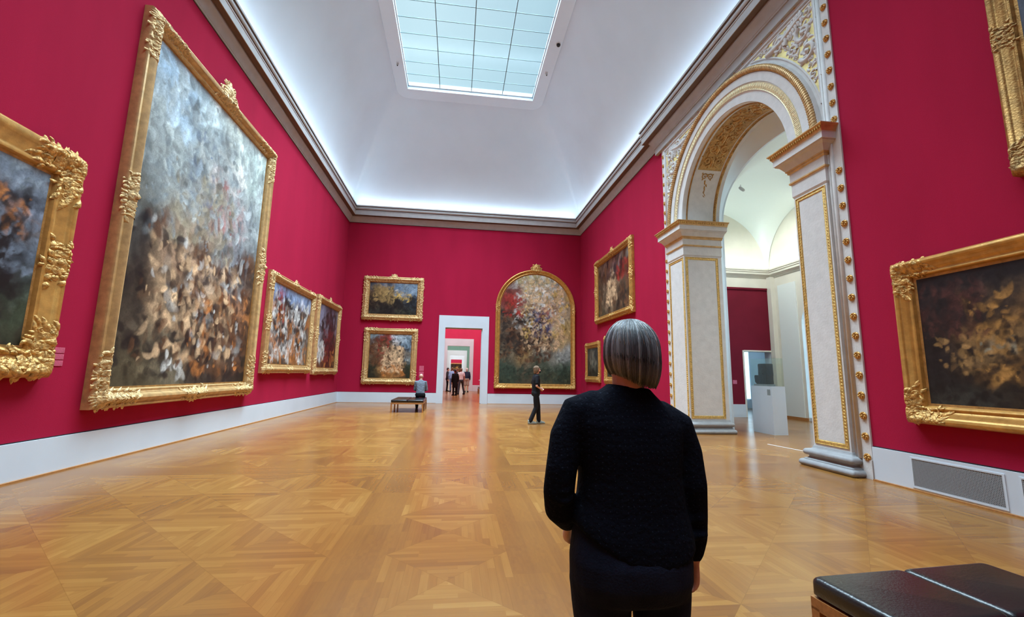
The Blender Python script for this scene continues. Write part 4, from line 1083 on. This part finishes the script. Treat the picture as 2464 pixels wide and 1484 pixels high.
painting('painting', 'tall round-topped oil painting in a gilded frame crowned by a shell crest', 'B', 1.81, 5.78, .73, 6.56, .14, .21, pal,
         [(FL, 5, (.3, .9, .3, .95)), (YE, 1.5, (.3, .95, .4, .95)), (DK, 3, (0, .6, .25, .65)), (BR, 3, (0, .7, .2, .7)), ((54, 60, 96), 1.4, (.45, .7, .42, .65)), (RD, 1.2, (.05, .35, .6, .8)), (WH, 2, (.2, .9, .5, 1)), ((44, 58, 48), 2, (0, 1, .03, .14))],
         27, 'plain', 'gilt', 1.0, 'tbs', 1.7, 260, 3600, arch=4.62, size=(.006, .028))
pal = [[(90, 70, 60), (110, 70, 64), (110, 106, 96)], [(80, 56, 50), (84, 80, 84), (80, 60, 54)], [(70, 58, 46), (150, 128, 100), (70, 62, 50)], [(66, 58, 44), (140, 110, 88), (60, 56, 44)], [(76, 70, 50), (66, 58, 44), (56, 52, 40)]]
painting('painting', 'upright brownish oil painting hung high on the right wall', 'R', 14.22, 18.3, 3.62, 6.38, .17, .25, pal,
         [(FL, 2, (.3, .6, .2, .6)), (DK, 3, (0, 1, 0, 1)), (RD, 1, (.6, 1, .5, .8)), (BR, 4, (0, 1, 0, 1))], 28, 'rococo', 'gilt', .8, 'tblr', .9, 160, 1000)
pal = [[(50, 54, 54), (40, 44, 44)], [(80, 80, 74), (50, 54, 52)], [(70, 72, 64), (80, 80, 70)], [(40, 42, 36), (44, 42, 34)]]
painting('painting', 'narrow dark grey-green oil painting low on the right wall near the corner', 'R', 17.92, 20.0, 1.12, 2.88, .10, .23, pal,
         [((120, 116, 100), 1, (.3, .7, .2, .9)), (DK, 3, (0, 1, 0, 1))], 29, 'rococo', 'gilt', .6, '', 0, 70, 200)
painting('painting', 'oil painting low on the right wall, mostly hidden behind the grey-haired woman', 'R', 14.6, 17.36, 1.10, 3.02, .10, .25, pal,
         [((120, 116, 100), 1, (.3, .7, .2, .9)), (DK, 3, (0, 1, 0, 1))], 30, 'rococo', 'gilt', .7, '', 0, 70, 200)
pal = [[(26, 24, 26), (24, 22, 24), (22, 20, 22), (30, 28, 28)], [(34, 26, 26), (66, 52, 40), (36, 30, 26), (24, 22, 22)], [(40, 30, 26), (120, 88, 52), (60, 46, 32), (22, 20, 22)], [(26, 22, 24), (110, 86, 56), (70, 52, 34), (20, 18, 20)], [(24, 22, 22), (90, 64, 36), (50, 38, 26), (24, 20, 18)], [(44, 44, 40), (40, 32, 26), (30, 26, 22), (28, 24, 20)]]
painting('painting', 'near-black oil painting with amber glows hung above the radiator grilles', 'R', 2.3, 5.22, .88, 3.02, .15, .235, pal,
         [(DK, 7, (0, 1, 0, 1)), ((170, 124, 66), .8, (.24, .40, .2, .8)), ((120, 130, 120), .08, (.25, .4, .38, .46)), ((70, 40, 36), 1.2, (0, .3, .5, .9)), ((170, 130, 80), .2, (.08, .3, .3, .5))], 31, 'plain', 'gilt', .72, '', 0, 200, 1500, size=(.005, .022))
pal = [[(70, 72, 82), (80, 82, 92)], [(64, 68, 80), (74, 76, 88)], [(58, 60, 68), (120, 110, 104)], [(60, 56, 54), (90, 80, 70)]]
painting('painting', 'slate grey oil painting in a brown-gold frame hung above the near-black painting', 'R', 1.2, 3.78, 3.66, 6.9, .15, .21, pal,
         [((150, 130, 116), 1, (.2, .9, .2, .9)), (DK, 2, (0, 1, 0, 1))], 32, 'plain', 'gilt_brown', .6, 'lr', 0, 120, 300)
pal = [[(50, 40, 30), (60, 46, 32)], [(84, 62, 40), (50, 40, 30)], [(60, 44, 30), (40, 32, 24)]]
painting('painting', 'brown oil painting in a gold frame on the last wall of the row of rooms', 'B', -1.35, 1.45, .7, 3.15, .14, .20, pal, [(YE, 1, (.3, .7, .3, .8)), (DK, 2, (0, 1, 0, 1))], 33, 'rococo', 'gilt_pale', .6, '', 0, 50, 120, ov=((.05, 80.0, .7), 0))
# wall labels
def wall_label(lb, x, y, z, w, h, rz, g):
    t_ = tag_ob = MB(); t_.box(-w/2, w/2, -.008, 0, 0, h); o = t_.build('wall_label', 'label_pink', None, False, (x, y, z)); o.rotation_euler = (0, 0, rz)
    return tag(o, lb, 'wall label', g)
for k, nm in enumerate(('lowest', 'middle', 'topmost')): wall_label(nm+' of the three pink text plates right of the stormy painting', XL, 6.60, 1.412+.087*k, .22, .075, PI/2, 'text plates on the left wall')
for k, nm in enumerate(('lower', 'upper')): wall_label(nm+' pink text plate on the red wall above the seated man', -1.60, YB, 1.2+.27*k, .21, .24, 0, 'text plates by the doorway')
wall_label('small pale text plate on the dark red wall beyond the arch', 10.32, GE, 1.20, .16, .14, 0, 'text plates by the doorway')
# ================================================================ FURNITURE
def make_bench(name, label, loc, rz):
    T = thing(name, label, 'bench', loc, rz, 'black leather museum benches')
    w, L = 1.13, 1.86            # origin: front left foot corner, extends +x and +y
    for i in range(2):
        for j in range(4):
            b_ = MB(); x0 = w/2*i+.002; y0 = L/4*j+.002
            b_.rbox(x0, x0+w/2-.004, y0, y0+L/4-.004, .345, .440, .028)
            c = b_.build('cushion', 'black_leather', T, False); autosmooth(c, 50)
    b_ = MB(); b_.box(.03, w-.03, .03, L-.03, .328, .346); b_.build('seat_board', 'black_plastic', T)
    b_ = MB(); t = .032
    b_.box(.0, w, 0, t, .288, .343); b_.box(0, w, L-t, L, .288, .343); b_.box(0, t, t, L-t, .288, .343); b_.box(w-t, w, t, L-t, .288, .343)
    for y in (L/3, 2*L/3): b_.box(t, w-t, y-.016, y+.016, .29, .328)
    b_.build('rail', 'bench_wood', T)
    for x in (0, w-.045):
        for y in (0, L/2-.0225, L-.045):
            b_ = MB(); b_.box(x, x+.045, y, y+.045, 0, .30); b_.build('leg', 'bench_wood', T)
    return T
make_bench('bench', 'black leather bench with wooden legs on which the grey-shirted man sits', (-2.23, 16.0, 0), 0)
make_bench('bench', 'large black leather bench in front of the radiator grilles', (1.945, .315, 0), math.radians(4.0))
make_bench('bench', 'small distant black leather bench just beyond the doorway jamb', (1.62, 30.4, 0), 0)

# pedestal with glazed case
T = thing('display_pedestal', 'white square pedestal standing in the side gallery beyond the arch', 'pedestal', (8.08, 10.45, 0))
b_ = MB(); b_.box(0, .385, 0, .78, 0, 1.215); o = b_.build('plinth', 'white_paint', T)
b_ = MB(); b_.box(-.004, -.0005, .05, .16, .99, 1.14); b_.build('label_plate', 'label_grey', T)
T = thing('glass_case', 'clear glass case on the white pedestal covering a dark bust', 'display case', (8.08, 10.45, 1.215))
b_ = MB(); b_.box(.01, .016, .01, .77, .01, .73); b_.box(.369, .375, .01, .77, .01, .73); b_.box(.016, .369, .01, .016, .01, .73); b_.box(.016, .369, .764, .77, .01, .73); b_.box(.01, .375, .01, .77, .73, .736); b_.build('glass', 'case_glass', T)
b_ = MB(); b_.box(.005, .38, .005, .775, 0, .01); b_.build('base_plate', 'steel', T)
T = thing('sculpture', 'dark blocky bronze bust inside the glass case', 'sculpture', (8.26, 10.86, 1.226))
b_ = MB(); b_.rings([rrect(-.11*s_, .11*s_, -.16*s_, .16*s_, .022, z, 4) for s_, z in ((.96, .045), (1, .06), (.97, .2), (1.02, .30), (.99, .42), (1.0, .56), (.97, .58), (.9, .587))], 0, True)
b_.ell((-.10, -.03, .38), (.035, .06, .09), 0, 12, 8); b_.ell((-.125, -.03, .36), (.02, .02, .04), 0, 10, 8); b_.ell((-.10, -.09, .44), (.02, .03, .02), 0, 8, 6); b_.ell((-.10, .03, .44), (.02, .03, .02), 0, 8, 6)
autosmooth(b_.build('head_block', 'bronze', T), 40)
b_ = MB(); b_.rings([rrect(-.09*s_, .02*s_, .13, .13+.20*s_, .015, z, 4) for s_, z in ((.8, .045), (1, .1), (1.05, .24), (1.0, .28))], 0, True); b_.build('side_block', 'bronze', T)
b_ = MB(); b_.box(-.14, .09, -.22, .30, 0, .045); b_.build('base', 'stone_grey', T)
# ================================================================ PEOPLE
def remesh(ob, vox, smooth=6, sub=0):
    md = ob.modifiers.new('r', 'REMESH'); md.mode = 'VOXEL'; md.voxel_size = vox; md.use_smooth_shade = True
    md2 = ob.modifiers.new('s', 'SMOOTH'); md2.factor = .5; md2.iterations = smooth
def sections(mb, secs, n=20, p=2.4, mi=0):
    # secs: (centre, half-width, half-depth, [tilt]) stacked along z, super-elliptic
    rs = []
    for s_ in secs:
        (cx, cy, cz), hw, hd = s_[:3]; tilt = s_[3] if len(s_) > 3 else 0; sag = s_[4] if len(s_) > 4 else 0
        r_ = []
        for j in range(n):
            a = 2*PI*j/n; c, s2 = math.cos(a), math.sin(a)
            x = hw*math.copysign(abs(c)**(2/p), c); y = hd*math.copysign(abs(s2)**(2/p), s2)
            r_.append((cx+x, cy+y, cz+tilt*x-sag*(1-(x/hw)**2)))
        rs.append(r_)
    mb.rings(rs, mi, True)
def hand(mb, wrist, d, side, palm_n, size=1., curl=.5, seed=0):
    # wrist point, direction d of the fingers, palm_n = direction the palm faces, side = towards the thumb
    d = Vector(d).normalized(); pn = Vector(palm_n); pn = (pn-d*pn.dot(d)).normalized(); th = Vector(side); th = (th-d*th.dot(d)-pn*th.dot(pn)).normalized()
    Wp = Vector(wrist); S = size
    mb.tube([Wp-d*.03*S, Wp+d*.02*S, Wp+d*.055*S, Wp+d*.085*S], [.024*S, .030*S, .036*S, .036*S], 0, 12, th, (1.05, .48))
    L = [.072, .080, .074, .058]
    for k in range(4):
        off = th*(.028-.0185*k)*S
        p = Wp+d*(.088-.004*abs(k-1.2))*S+off; dd = d.copy(); pts = [p-d*.03*S]; a = curl*(.75+.12*k)
        for seg in (.46, .31, .23):
            pts.append(p.copy()); 
            dd = (Matrix.Rotation(a*.9, 3, d.cross(pn)) @ dd)
            p = p+dd*L[k]*seg*S
        pts.append(p)
        mb.tube(pts, [.0095*S, .0092*S, .0085*S, .0078*S, .0066*S], 0, 8, th)
    q = Wp+d*.025*S+th*.026*S
    t1 = (th*.75+d*.7+pn*.25).normalized(); t2 = (d*.9+th*.25+pn*.45).normalized()
    mb.tube([Wp+d*.012*S+th*.012*S, q, q+t1*.032*S, q+t1*.032*S+t2*.028*S], [.012*S, .0125*S, .0105*S, .0085*S], 0, 8, pn)
def head(mb, c, fwd, up_, s=1., face=True):
    # skull, jaw, nose, ears, lips in one surface; c = centre of the head
    f_ = Vector(fwd).normalized(); u_ = Vector(up_); u_ = (u_-f_*u_.dot(f_)).normalized(); r_ = f_.cross(u_)
    M3 = Matrix((r_, f_, u_)).transposed(); c = Vector(c)
    def P(x, y, z): return c+M3 @ Vector((x*s, y*s, z*s))
    def E(x, y, z, a, b_, d, n=14, m_=9): mb.ell(tuple(P(x, y, z)), (a*s, b_*s, d*s), 0, n, m_, M3)
    E(0, -.012, .025, .076, .093, .088); E(0, .018, -.03, .062, .075, .078); E(0, .045, -.082, .034, .035, .030)
    E(0, .078, -.052, .026, .016, .022)
    mb.tube([P(0, .088, .012), P(0, .102, -.012), P(0, .108, -.030)], [.007*s, .010*s, .014*s], 0, 8, r_)
    E(0, .095, -.060, .022, .009, .008, 8, 6)
    for sx in (1, -1):
        E(sx*.078, -.005, -.01, .010, .020, .032, 8, 7); E(sx*.032, .082, .030, .022, .012, .008, 8, 6); E(sx*.040, .070, -.025, .022, .018, .02, 8, 6)
    return P, M3, s
def eyes(P, s, parent, C0=(0, 0, 0)):
    mb = MB(); 
    for sx in (1, -1): q = P(sx*.031, .083, .010); mb.ell((q.x-C0[0], q.y-C0[1], q.z-C0[2]), (.011*s, .009*s, .006*s), 0, 8, 6)
    return mb
def shift(mb, o_):
    mb.v = [(x-o_[0], y-o_[1], z-o_[2]) for x, y, z in mb.v]; return mb

# ---------------------------------------------------------------- the woman in front (built in room coordinates, facing the far wall)
WX, WY = .575, 1.43
O0 = (WX, WY, 0)
T = thing('person', 'grey-haired person seen from behind in a black speckled sweater and dark jeans', 'person', O0)
hc = Vector((.589, 1.43, 1.492)); hf = Vector((-.10, .97, .22)); hu = Vector((.10, -.20, .97))
mb = MB()
P, M3, hs = head(mb, hc, hf, hu, .97)
mb.tube([(.574, 1.425, 1.28), (.572, 1.415, 1.345), (.574, 1.42, 1.43)], [.062, .052, .052], 0, 14, (1, 0, 0))
sections(mb, [((.573, 1.43, .93), .14, .09), ((.573, 1.43, 1.1), .13, .085), ((.573, 1.43, 1.25), .15, .085), ((.573, 1.42, 1.315), .09, .06)])
LA = [(.392, 1.435, 1.285), (.338, 1.405, 1.10), (.362, 1.46, .985), (.398, 1.52, .93)]
RA = [(.757, 1.43, 1.235), (.778, 1.405, 1.06), (.796, 1.44, .88), (.797, 1.448, .835)]
mb.tube([(.5, 1.43, 1.30)]+LA, [.05, .045, .038, .03, .026], 0, 12, (0, 1, 0)); mb.tube([(.65, 1.43, 1.27)]+RA, [.05, .045, .038, .028, .025], 0, 12, (0, 1, 0))
hand(mb, LA[-1], (.12, .75, -.62), (.5, .5, .5), (.8, -.3, -.1), .95, .55)
hand(mb, RA[-1], (-.03, .14, -.99), (-.2, .95, 0), (-.95, -.2, 0), .88, .6)
for x0, x1, x2 in ((.482, .490, .496), (.668, .666, .664)):
    mb.tube([(x0, 1.43, .82), (x1, 1.435, .47), (x2, 1.42, .09)], [.075, .05, .036], 0, 12, (0, 1, 0))
body = shift(mb, O0).build('body', 'skin', T); remesh(body, .0055, 3)
eb = shift(eyes(P, hs, None), O0); eb.build('eye', 'eye_white', T, True)
# sweater
mb = MB()
sections(mb, [((.578, 1.425, .932), .196, .138, -.17, .075), ((.577, 1.425, .965), .190, .134, -.13, .05), ((.576, 1.428, 1.02), .174, .122, -.05, .02), ((.576, 1.43, 1.10), .166, .115), ((.574, 1.432, 1.19), .178, .112), ((.573, 1.435, 1.26), .192, .102, -.06), ((.573, 1.437, 1.305), .180, .088, -.10), ((.574, 1.432, 1.345), .118, .074, -.10), ((.576, 1.428, 1.372), .082, .066, -.10), ((.577, 1.426, 1.386), .068, .060, -.10)], 28, 2.5)
mb.tube([(.47, 1.435, 1.315), (.405, 1.435, 1.295), (.365, 1.425, 1.22), (.342, 1.405, 1.12), (.336, 1.41, 1.06), (.352, 1.45, .995), (.385, 1.50, .94)], [.060, .062, .056, .050, .050, .053, .034], 0, 16, (0, 1, 0))
mb.tube([(.68, 1.435, 1.285), (.748, 1.435, 1.25), (.774, 1.425, 1.17), (.782, 1.408, 1.07), (.790, 1.42, .97), (.796, 1.438, .90), (.798, 1.445, .85)], [.060, .060, .052, .047, .043, .043, .032], 0, 16, (0, 1, 0))
# soft gathers at the elbows
for k in range(3):
    mb.tube([(.318, 1.372, 1.10-.03*k), (.345, 1.362, 1.095-.03*k), (.368, 1.375, 1.105-.03*k)], [.008, .012, .008], 0, 8, (0, 1, 0))
    mb.tube([(.765, 1.384, .92+.05*k), (.79, 1.378, .925+.05*k), (.815, 1.392, .92+.05*k)], [.008, .012, .008], 0, 8, (0, 1, 0))
sw = shift(mb, O0).build('sweater', 'sweater', T); remesh(sw, .006, 10)
# jeans
mb = MB()
sections(mb, [((.572, 1.43, .985), .168, .115), ((.571, 1.425, .93), .184, .125), ((.570, 1.42, .86), .193, .135), ((.570, 1.42, .80), .192, .132), ((.570, 1.425, .755), .183, .118), ((.570, 1.43, .735), .15, .09)], 26, 2.4)
mb.tube([(.475, 1.425, .80), (.478, 1.43, .70), (.487, 1.435, .58), (.492, 1.435, .46), (.496, 1.425, .30), (.498, 1.42, .07)], [.100, .091, .078, .066, .060, .058], 0, 18, (0, 1, 0))
mb.tube([(.668, 1.425, .80), (.672, 1.43, .70), (.668, 1.435, .58), (.666, 1.435, .46), (.664, 1.425, .30), (.664, 1.42, .07)], [.098, .090, .077, .066, .060, .058], 0, 18, (0, 1, 0))
jn = shift(mb, O0).build('jeans', 'denim', T); remesh(jn, .007, 8)
# shoes
for x in (.498, .664):
    mb = MB(); mb.rings([rrect(x-.045*s_, x+.045*s_, 1.36+.0*s_, 1.36+.255*l_, .04, z, 5) for s_, l_, z in ((1, 1, 0), (1.05, 1.02, .02), (1, .97, .05), (.85, .6, .085), (.7, .42, .11))], 0, True)
    shift(mb, O0).build('shoe', 'cloth_black', T, True)
# hair: inner cap and individual strands combed from the crown
hm = MB(); hcx, hcy, hcz = .591, 1.425, 1.505
def hair_pt(a, t):
    # a = azimuth (0 = right, pi/2 = forward), t = 0 crown .. 1 tips
    c, s_ = math.cos(a), math.sin(a)
    fr = max(0, s_)
    rx = .093 if c > 0 else .092; ry = .098 if s_ > 0 else .102
    if t < .5:
        q = t/.5*PI/2; rr = math.sin(q); z = .108*math.cos(q)
    else:
        q = (t-.5)/.5; rr = 1.0+.03*math.sin(q*PI*.8)-.22*q**2.6; z = -(.121 + .012*c-.02*abs(c))*q
        if fr > .35: rr *= 1.0; z *= (1-.75*min(1, (fr-.35)/.4))
    x, y = rx*rr*c, ry*rr*s_
    tilt = .04*x
    return Vector((hcx+x, hcy+y+.02*z, hcz+z-tilt-.10*x*(t > .5)*(t-.5)*2))
rng = random.Random(4); vs = []; cols = []
nA, nT = 72, 22
rings_ = [[tuple(Vector((hcx, hcy, hcz))+(hair_pt(2*PI*j/nA, max(.012, i/nT))-Vector((hcx, hcy, hcz)))*(.955-.03*(i/nT))) for j in range(nA)] for i in range(nT+1)]
hm.rings(rings_, 0, True)
nbase = len(hm.v); cols = [(.05, .048, .052)]*nbase
NS = 4200
clump = [rng.random() for _ in range(64)]
for k in range(NS):
    a = rng.uniform(0, 2*PI); t0 = rng.uniform(0, .25)**1.0; off = rng.uniform(.975, 1.012); sw_ = rng.uniform(-.035, .035); L1 = rng.uniform(.93, 1.015) if rng.random() < .85 else rng.uniform(.6, .9)
    wob = rng.uniform(-.012, .012)
    w_ = rng.uniform(.0005, .0011)
    g = clump[int(a/(2*PI)*64) % 64]*.6+rng.random()*.4
    v = .03+.55*g**2.0
    tint = (v*.96, v*1.0, v*1.08) if rng.random() < .85 else (v*1.0, v*.96, v*.90)
    n0 = len(hm.v); pts = []
    for i in range(10):
        t = t0+(L1-t0)*i/9; aa = a+sw_*t+wob*math.sin(t*9)
        q = hair_pt(aa, t); c0 = Vector((hcx, hcy, hcz)); pts.append(c0+(q-c0)*off)
    hm.tube(pts, [w_*(1-.5*i/9) for i in range(10)], 0, 3, (0, 0, 1), None, False)
    cols += [tint]*(len(hm.v)-n0)
for k in range(60):     # a few stray hairs round the crown
    a = rng.uniform(0, 2*PI); t0 = rng.uniform(.02, .22); pts = []
    n0 = len(hm.v)
    for i in range(6):
        q = hair_pt(a+.03*i, min(1, t0+.05*i)); c0 = Vector((hcx, hcy, hcz)); pts.append(c0+(q-c0)*(1.01+.02*math.sin(i*.6)*rng.uniform(.5, 1.5)))
    hm.tube(pts, .0005, 0, 3, (0, 0, 1), None, False); cols += [(.55, .5, .45)]*(len(hm.v)-n0)
shift(hm, O0)
hr = hm.build('hair', 'hair_silver', T, True)
ca = hr.data.color_attributes.new('Col', 'FLOAT_COLOR', 'POINT'); buf = np.ones((len(cols), 4), np.float32); buf[:, :3] = np.array(cols); ca.data.foreach_set('color', buf.ravel())

# ---------------------------------------------------------------- smaller figures, built facing +y at their own origin
def figure(label, loc, rz, H=1.70, top='cloth_black', bottom='cloth_charcoal', hair='hair_dark', skin='skin', shoes='cloth_black', legs=None, arms=None, coat=False, shorts=False, short_sleeve=False, mask=False, bald=False, sit=False, long_hair=False, group=None, girth=1., headdir=(0, 1, 0), lean=0., vox=.016):
    s = H/1.70
    T = thing('person', label, 'person', loc, rz, group)
    V = lambda x, y, z: (x*s, y*s, z*s)
    hip = .92 if not sit else .575
    dz = hip-.92
    def Z(x, y, z): return V(x, y+lean*(z-.92), z+dz)
    L_ = legs or {'l': [(-.095, 0, hip-.02), (-.10, .01, .49), (-.105, -.02, .085)], 'r': [(.095, 0, hip-.02), (.10, .01, .49), (.105, -.02, .085)]}
    A_ = arms or {'l': [(-.185, 0, 1.40), (-.24, -.03, 1.12), (-.23, .03, .88)], 'r': [(.185, 0, 1.40), (.24, -.03, 1.12), (.23, .03, .88)]}
    # body
    mb = MB(); hcn = Vector(Z(0, .03, 1.585))
    P, M3, hs = head(mb, hcn, headdir, (0, -.05*headdir[2] if len(headdir) > 2 else 0, 1), s*1.0)
    mb.tube([Z(0, -.01, 1.36), Z(0, .0, 1.44), Z(0, .01, 1.53)], [.065*s, .055*s, .052*s], 0, 12, (1, 0, 0))
    sections(mb, [(Z(0, 0, .92), .13*s, .085*s), (Z(0, 0, 1.15), .12*s, .08*s), (Z(0, 0, 1.38), .14*s, .08*s), (Z(0, 0, 1.42), .08*s, .06*s)], 14)
    for k, sx in (('l', -1), ('r', 1)):
        a = [V(p[0], p[1], p[2]) if sit else Z(*p) for p in A_[k]] if not sit else [Z(*p) for p in A_[k]]
        mb.tube([Z(sx*.1, 0, 1.38)]+a, [.045*s, .045*s, .036*s, .026*s], 0, 10, (0, 1, 0))
        dv = (Vector(a[-1])-Vector(a[-2])).normalized()
        hand(mb, a[-1], dv, (-sx*.3, .9, .3), (-sx, -.1, 0), s*1.02, .5)
        l = [V(*p) for p in L_[k]]
        mb.tube(l, [.07*s, .05*s, .036*s], 0, 10, (0, 1, 0))
        ft = Vector(l[-1]); mb.tube([ft, ft+Vector((0, .10*s, -.045*s))], [.036*s, .03*s], 0, 8, (1, 0, 0))
    b_ = mb.build('body', skin, T); remesh(b_, .009 if vox < .02 else .012, 2)
    eyes(P, hs, None).build('eye', 'hair_dark', T, True)
    # trousers
    mb = MB(); g = girth
    sections(mb, [(V(0, -.0, hip+.07), .155*s*g, .11*s*g), (V(0, -.01, hip), .17*s*g, .12*s*g), (V(0, -.01, hip-.08), .172*s*g, .115*s), (V(0, 0, hip-.12), .12*s, .08*s)], 16)
    for k in 'lr':
        l = [Vector(V(*p)) for p in L_[k]]
        if shorts: l = [l[0], l[0]+(l[1]-l[0])*.5, l[1]]; rr = [.092*s*g, .088*s*g, .082*s*g]
        else: l = [l[0], l[0]+(l[1]-l[0])*.5, l[1], l[1]+(l[2]-l[1])*.5, l[2]+Vector((0, 0, -.01*s))]; rr = [.092*s*g, .085*s, .070*s, .066*s, .064*s]
        mb.tube(l, rr, 0, 12, (0, 1, 0))
    b_ = mb.build('trousers' if not shorts else 'shorts', bottom, T); remesh(b_, vox, 3)
    # top
    mb = MB(); zb = .88 if not coat else .50
    sec = [(Z(0, 0, zb), .165*s*g*(1.05 if coat else 1), .12*s*g)]
    if coat: sec += [(Z(0, 0, .75), .18*s*g, .125*s*g), (Z(0, 0, .92), .172*s*g, .12*s*g)]
    sec += [(Z(0, 0, 1.02), .155*s*g, .115*s*g), (Z(0, 0, 1.16), .160*s*g, .112*s*g), (Z(0, 0, 1.29), .178*s, .110*s), (Z(0, 0, 1.37), .170*s, .095*s), (Z(0, -.005, 1.425), .11*s, .075*s), (Z(0, -.005, 1.465), .062*s, .058*s)]
    sections(mb, sec, 18, 2.5)
    for k, sx in (('l', -1), ('r', 1)):
        a = [Vector(Z(*p)) for p in A_[k]]
        pts = [Vector(Z(sx*.10, 0, 1.375)), a[0], a[0]+(a[1]-a[0])*.5]
        rr = [.062*s, .060*s, .056*s]
        if not short_sleeve: pts += [a[1], a[1]+(a[2]-a[1])*.5, a[2]]; rr += [.050*s, .045*s, .038*s]
        else: pts += [a[0]+(a[1]-a[0])*.72]; rr += [.056*s]
        mb.tube(pts, rr, 0, 12, (0, 1, 0))
    b_ = mb.build('coat' if coat else 'shirt', top, T); remesh(b_, vox, 3)
    # shoes
    for k in 'lr':
        l = Vector(V(*L_[k][-1])); mb = MB()
        mb.rings([rrect(l.x-.045*s*a_, l.x+.045*s*a_, l.y-.07*s, l.y-.07*s+.265*s*q, .035*s, max(0, l.z-.085*s)+z*s, 4) for a_, q, z in ((1, 1, 0), (1.05, 1.02, .02), (1, .96, .05), (.8, .55, .09), (.7, .45, .11))], 0, True)
        mb.build('shoe', shoes, T, True)
    if not bald:
        mb = MB(); q = P(0, -.022, .045); mb.ell(tuple(q), (.086*hs, .098*hs, .088*hs), 0, 14, 9, M3)
        q = P(0, -.055, -.01); mb.ell(tuple(q), (.080*hs, .062*hs, .085*hs), 0, 12, 8, M3)
        if long_hair:
            q = P(0, -.055, -.06); mb.ell(tuple(q), (.075*hs, .055*hs, .08*hs), 0, 12, 8, M3)
            for sx in (1, -1): q = P(sx*.072, -.01, .0); mb.ell(tuple(q), (.018*hs, .05*hs, .08*hs), 0, 10, 8, M3)
        b_ = mb.build('hair', hair, T); remesh(b_, .009, 2)
    if mask:
        mb = MB(); q = P(0, .072, -.055); mb.ell(tuple(q), (.055*hs, .042*hs, .042*hs), 0, 12, 8, M3); mb.build('face_mask', 'cloth_black', T, True)
        mb = MB()
        for sx in (1, -1): mb.tube([P(sx*.05, .06, -.045), P(sx*.077, .0, -.01)], .003, 0, 5, (0, 0, 1))
        mb.build('mask_strap', 'cloth_black', T, True)
    return T
# museum attendant walking to the right
figure('person in black short-sleeved shirt and black mask walking with hands clasped before the round-topped painting', (2.34, 12.72, 0), -PI/2+.12, 1.655, 'cloth_black', 'cloth_black', 'hair_brown', 'skin', 'shoe_grey',
       legs={'l': [(-.09, .02, .90), (-.09, .10, .50), (-.085, .12, .085)], 'r': [(.09, -.02, .90), (.09, -.02, .48), (.10, -.20, .10)]},
       arms={'l': [(-.18, 0, 1.39), (-.22, -.05, 1.11), (-.07, .14, 1.03)], 'r': [(.18, 0, 1.39), (.23, -.05, 1.11), (.08, .13, 1.02)]}, short_sleeve=True, mask=True, long_hair=True, vox=.011)
# seated man
figure('bald person in a grey shirt sitting on the bench and facing the doorway wall', (-1.34, 17.52, 0), .06, 1.70, 'cloth_grey', 'cloth_black', 'hair_white', 'skin', 'cloth_black',
       legs={'l': [(-.10, .0, .55), (-.12, .44, .53), (-.12, .46, .085)], 'r': [(.10, .0, .55), (.13, .44, .53), (.13, .50, .085)]},
       arms={'l': [(-.185, 0, 1.38), (-.22, .06, 1.08), (-.10, .30, 1.04)], 'r': [(.185, 0, 1.38), (.24, .06, 1.08), (.12, .30, 1.03)]}, bald=True, sit=True, girth=1.06, lean=.05, vox=.012)
G = 'visitors standing in the next room'
figure('person in a dark suit standing leftmost of the visitors beyond the doorway', (-.62, 34.0, 0), -PI/2, 1.78, 'cloth_charcoal', 'cloth_black', 'hair_dark', group=G, vox=.02)
figure('person in a light blue shirt and blue jeans among the visitors beyond the doorway', (-.26, 33.6, 0), .2, 1.80, 'cloth_sky', 'denim_blue', 'hair_brown', group=G, girth=1.1, vox=.02)
figure('person in a long black coat, closest of the visitors beyond the doorway', (-.03, 28.2, 0), .5, 1.62, 'cloth_black', 'cloth_black', 'hair_dark', coat=True, group=G, girth=1.05, vox=.02)
figure('person in a white T-shirt and grey jeans stepping past the black-coated visitor', (.36, 29.7, 0), .35, 1.72, 'cloth_white', 'denim_grey', 'hair_brown', short_sleeve=True, group=G,
       legs={'l': [(-.09, 0, .90), (-.13, -.02, .49), (-.20, -.08, .085)], 'r': [(.09, 0, .90), (.17, .06, .49), (.26, .04, .085)]}, vox=.02)
figure('white-haired person in a navy jacket and beige shorts, rightmost of the visitors', (.82, 33.2, 0), -.1, 1.78, 'cloth_navy', 'cloth_khaki', 'hair_white', shorts=True, group=G, girth=1.15, vox=.02)
figure('person in a dark jacket half hidden at the middle of the visitors', (.12, 33.0, 0), .9, 1.76, 'cloth_charcoal', 'cloth_charcoal', 'hair_brown', group=G, vox=.02)
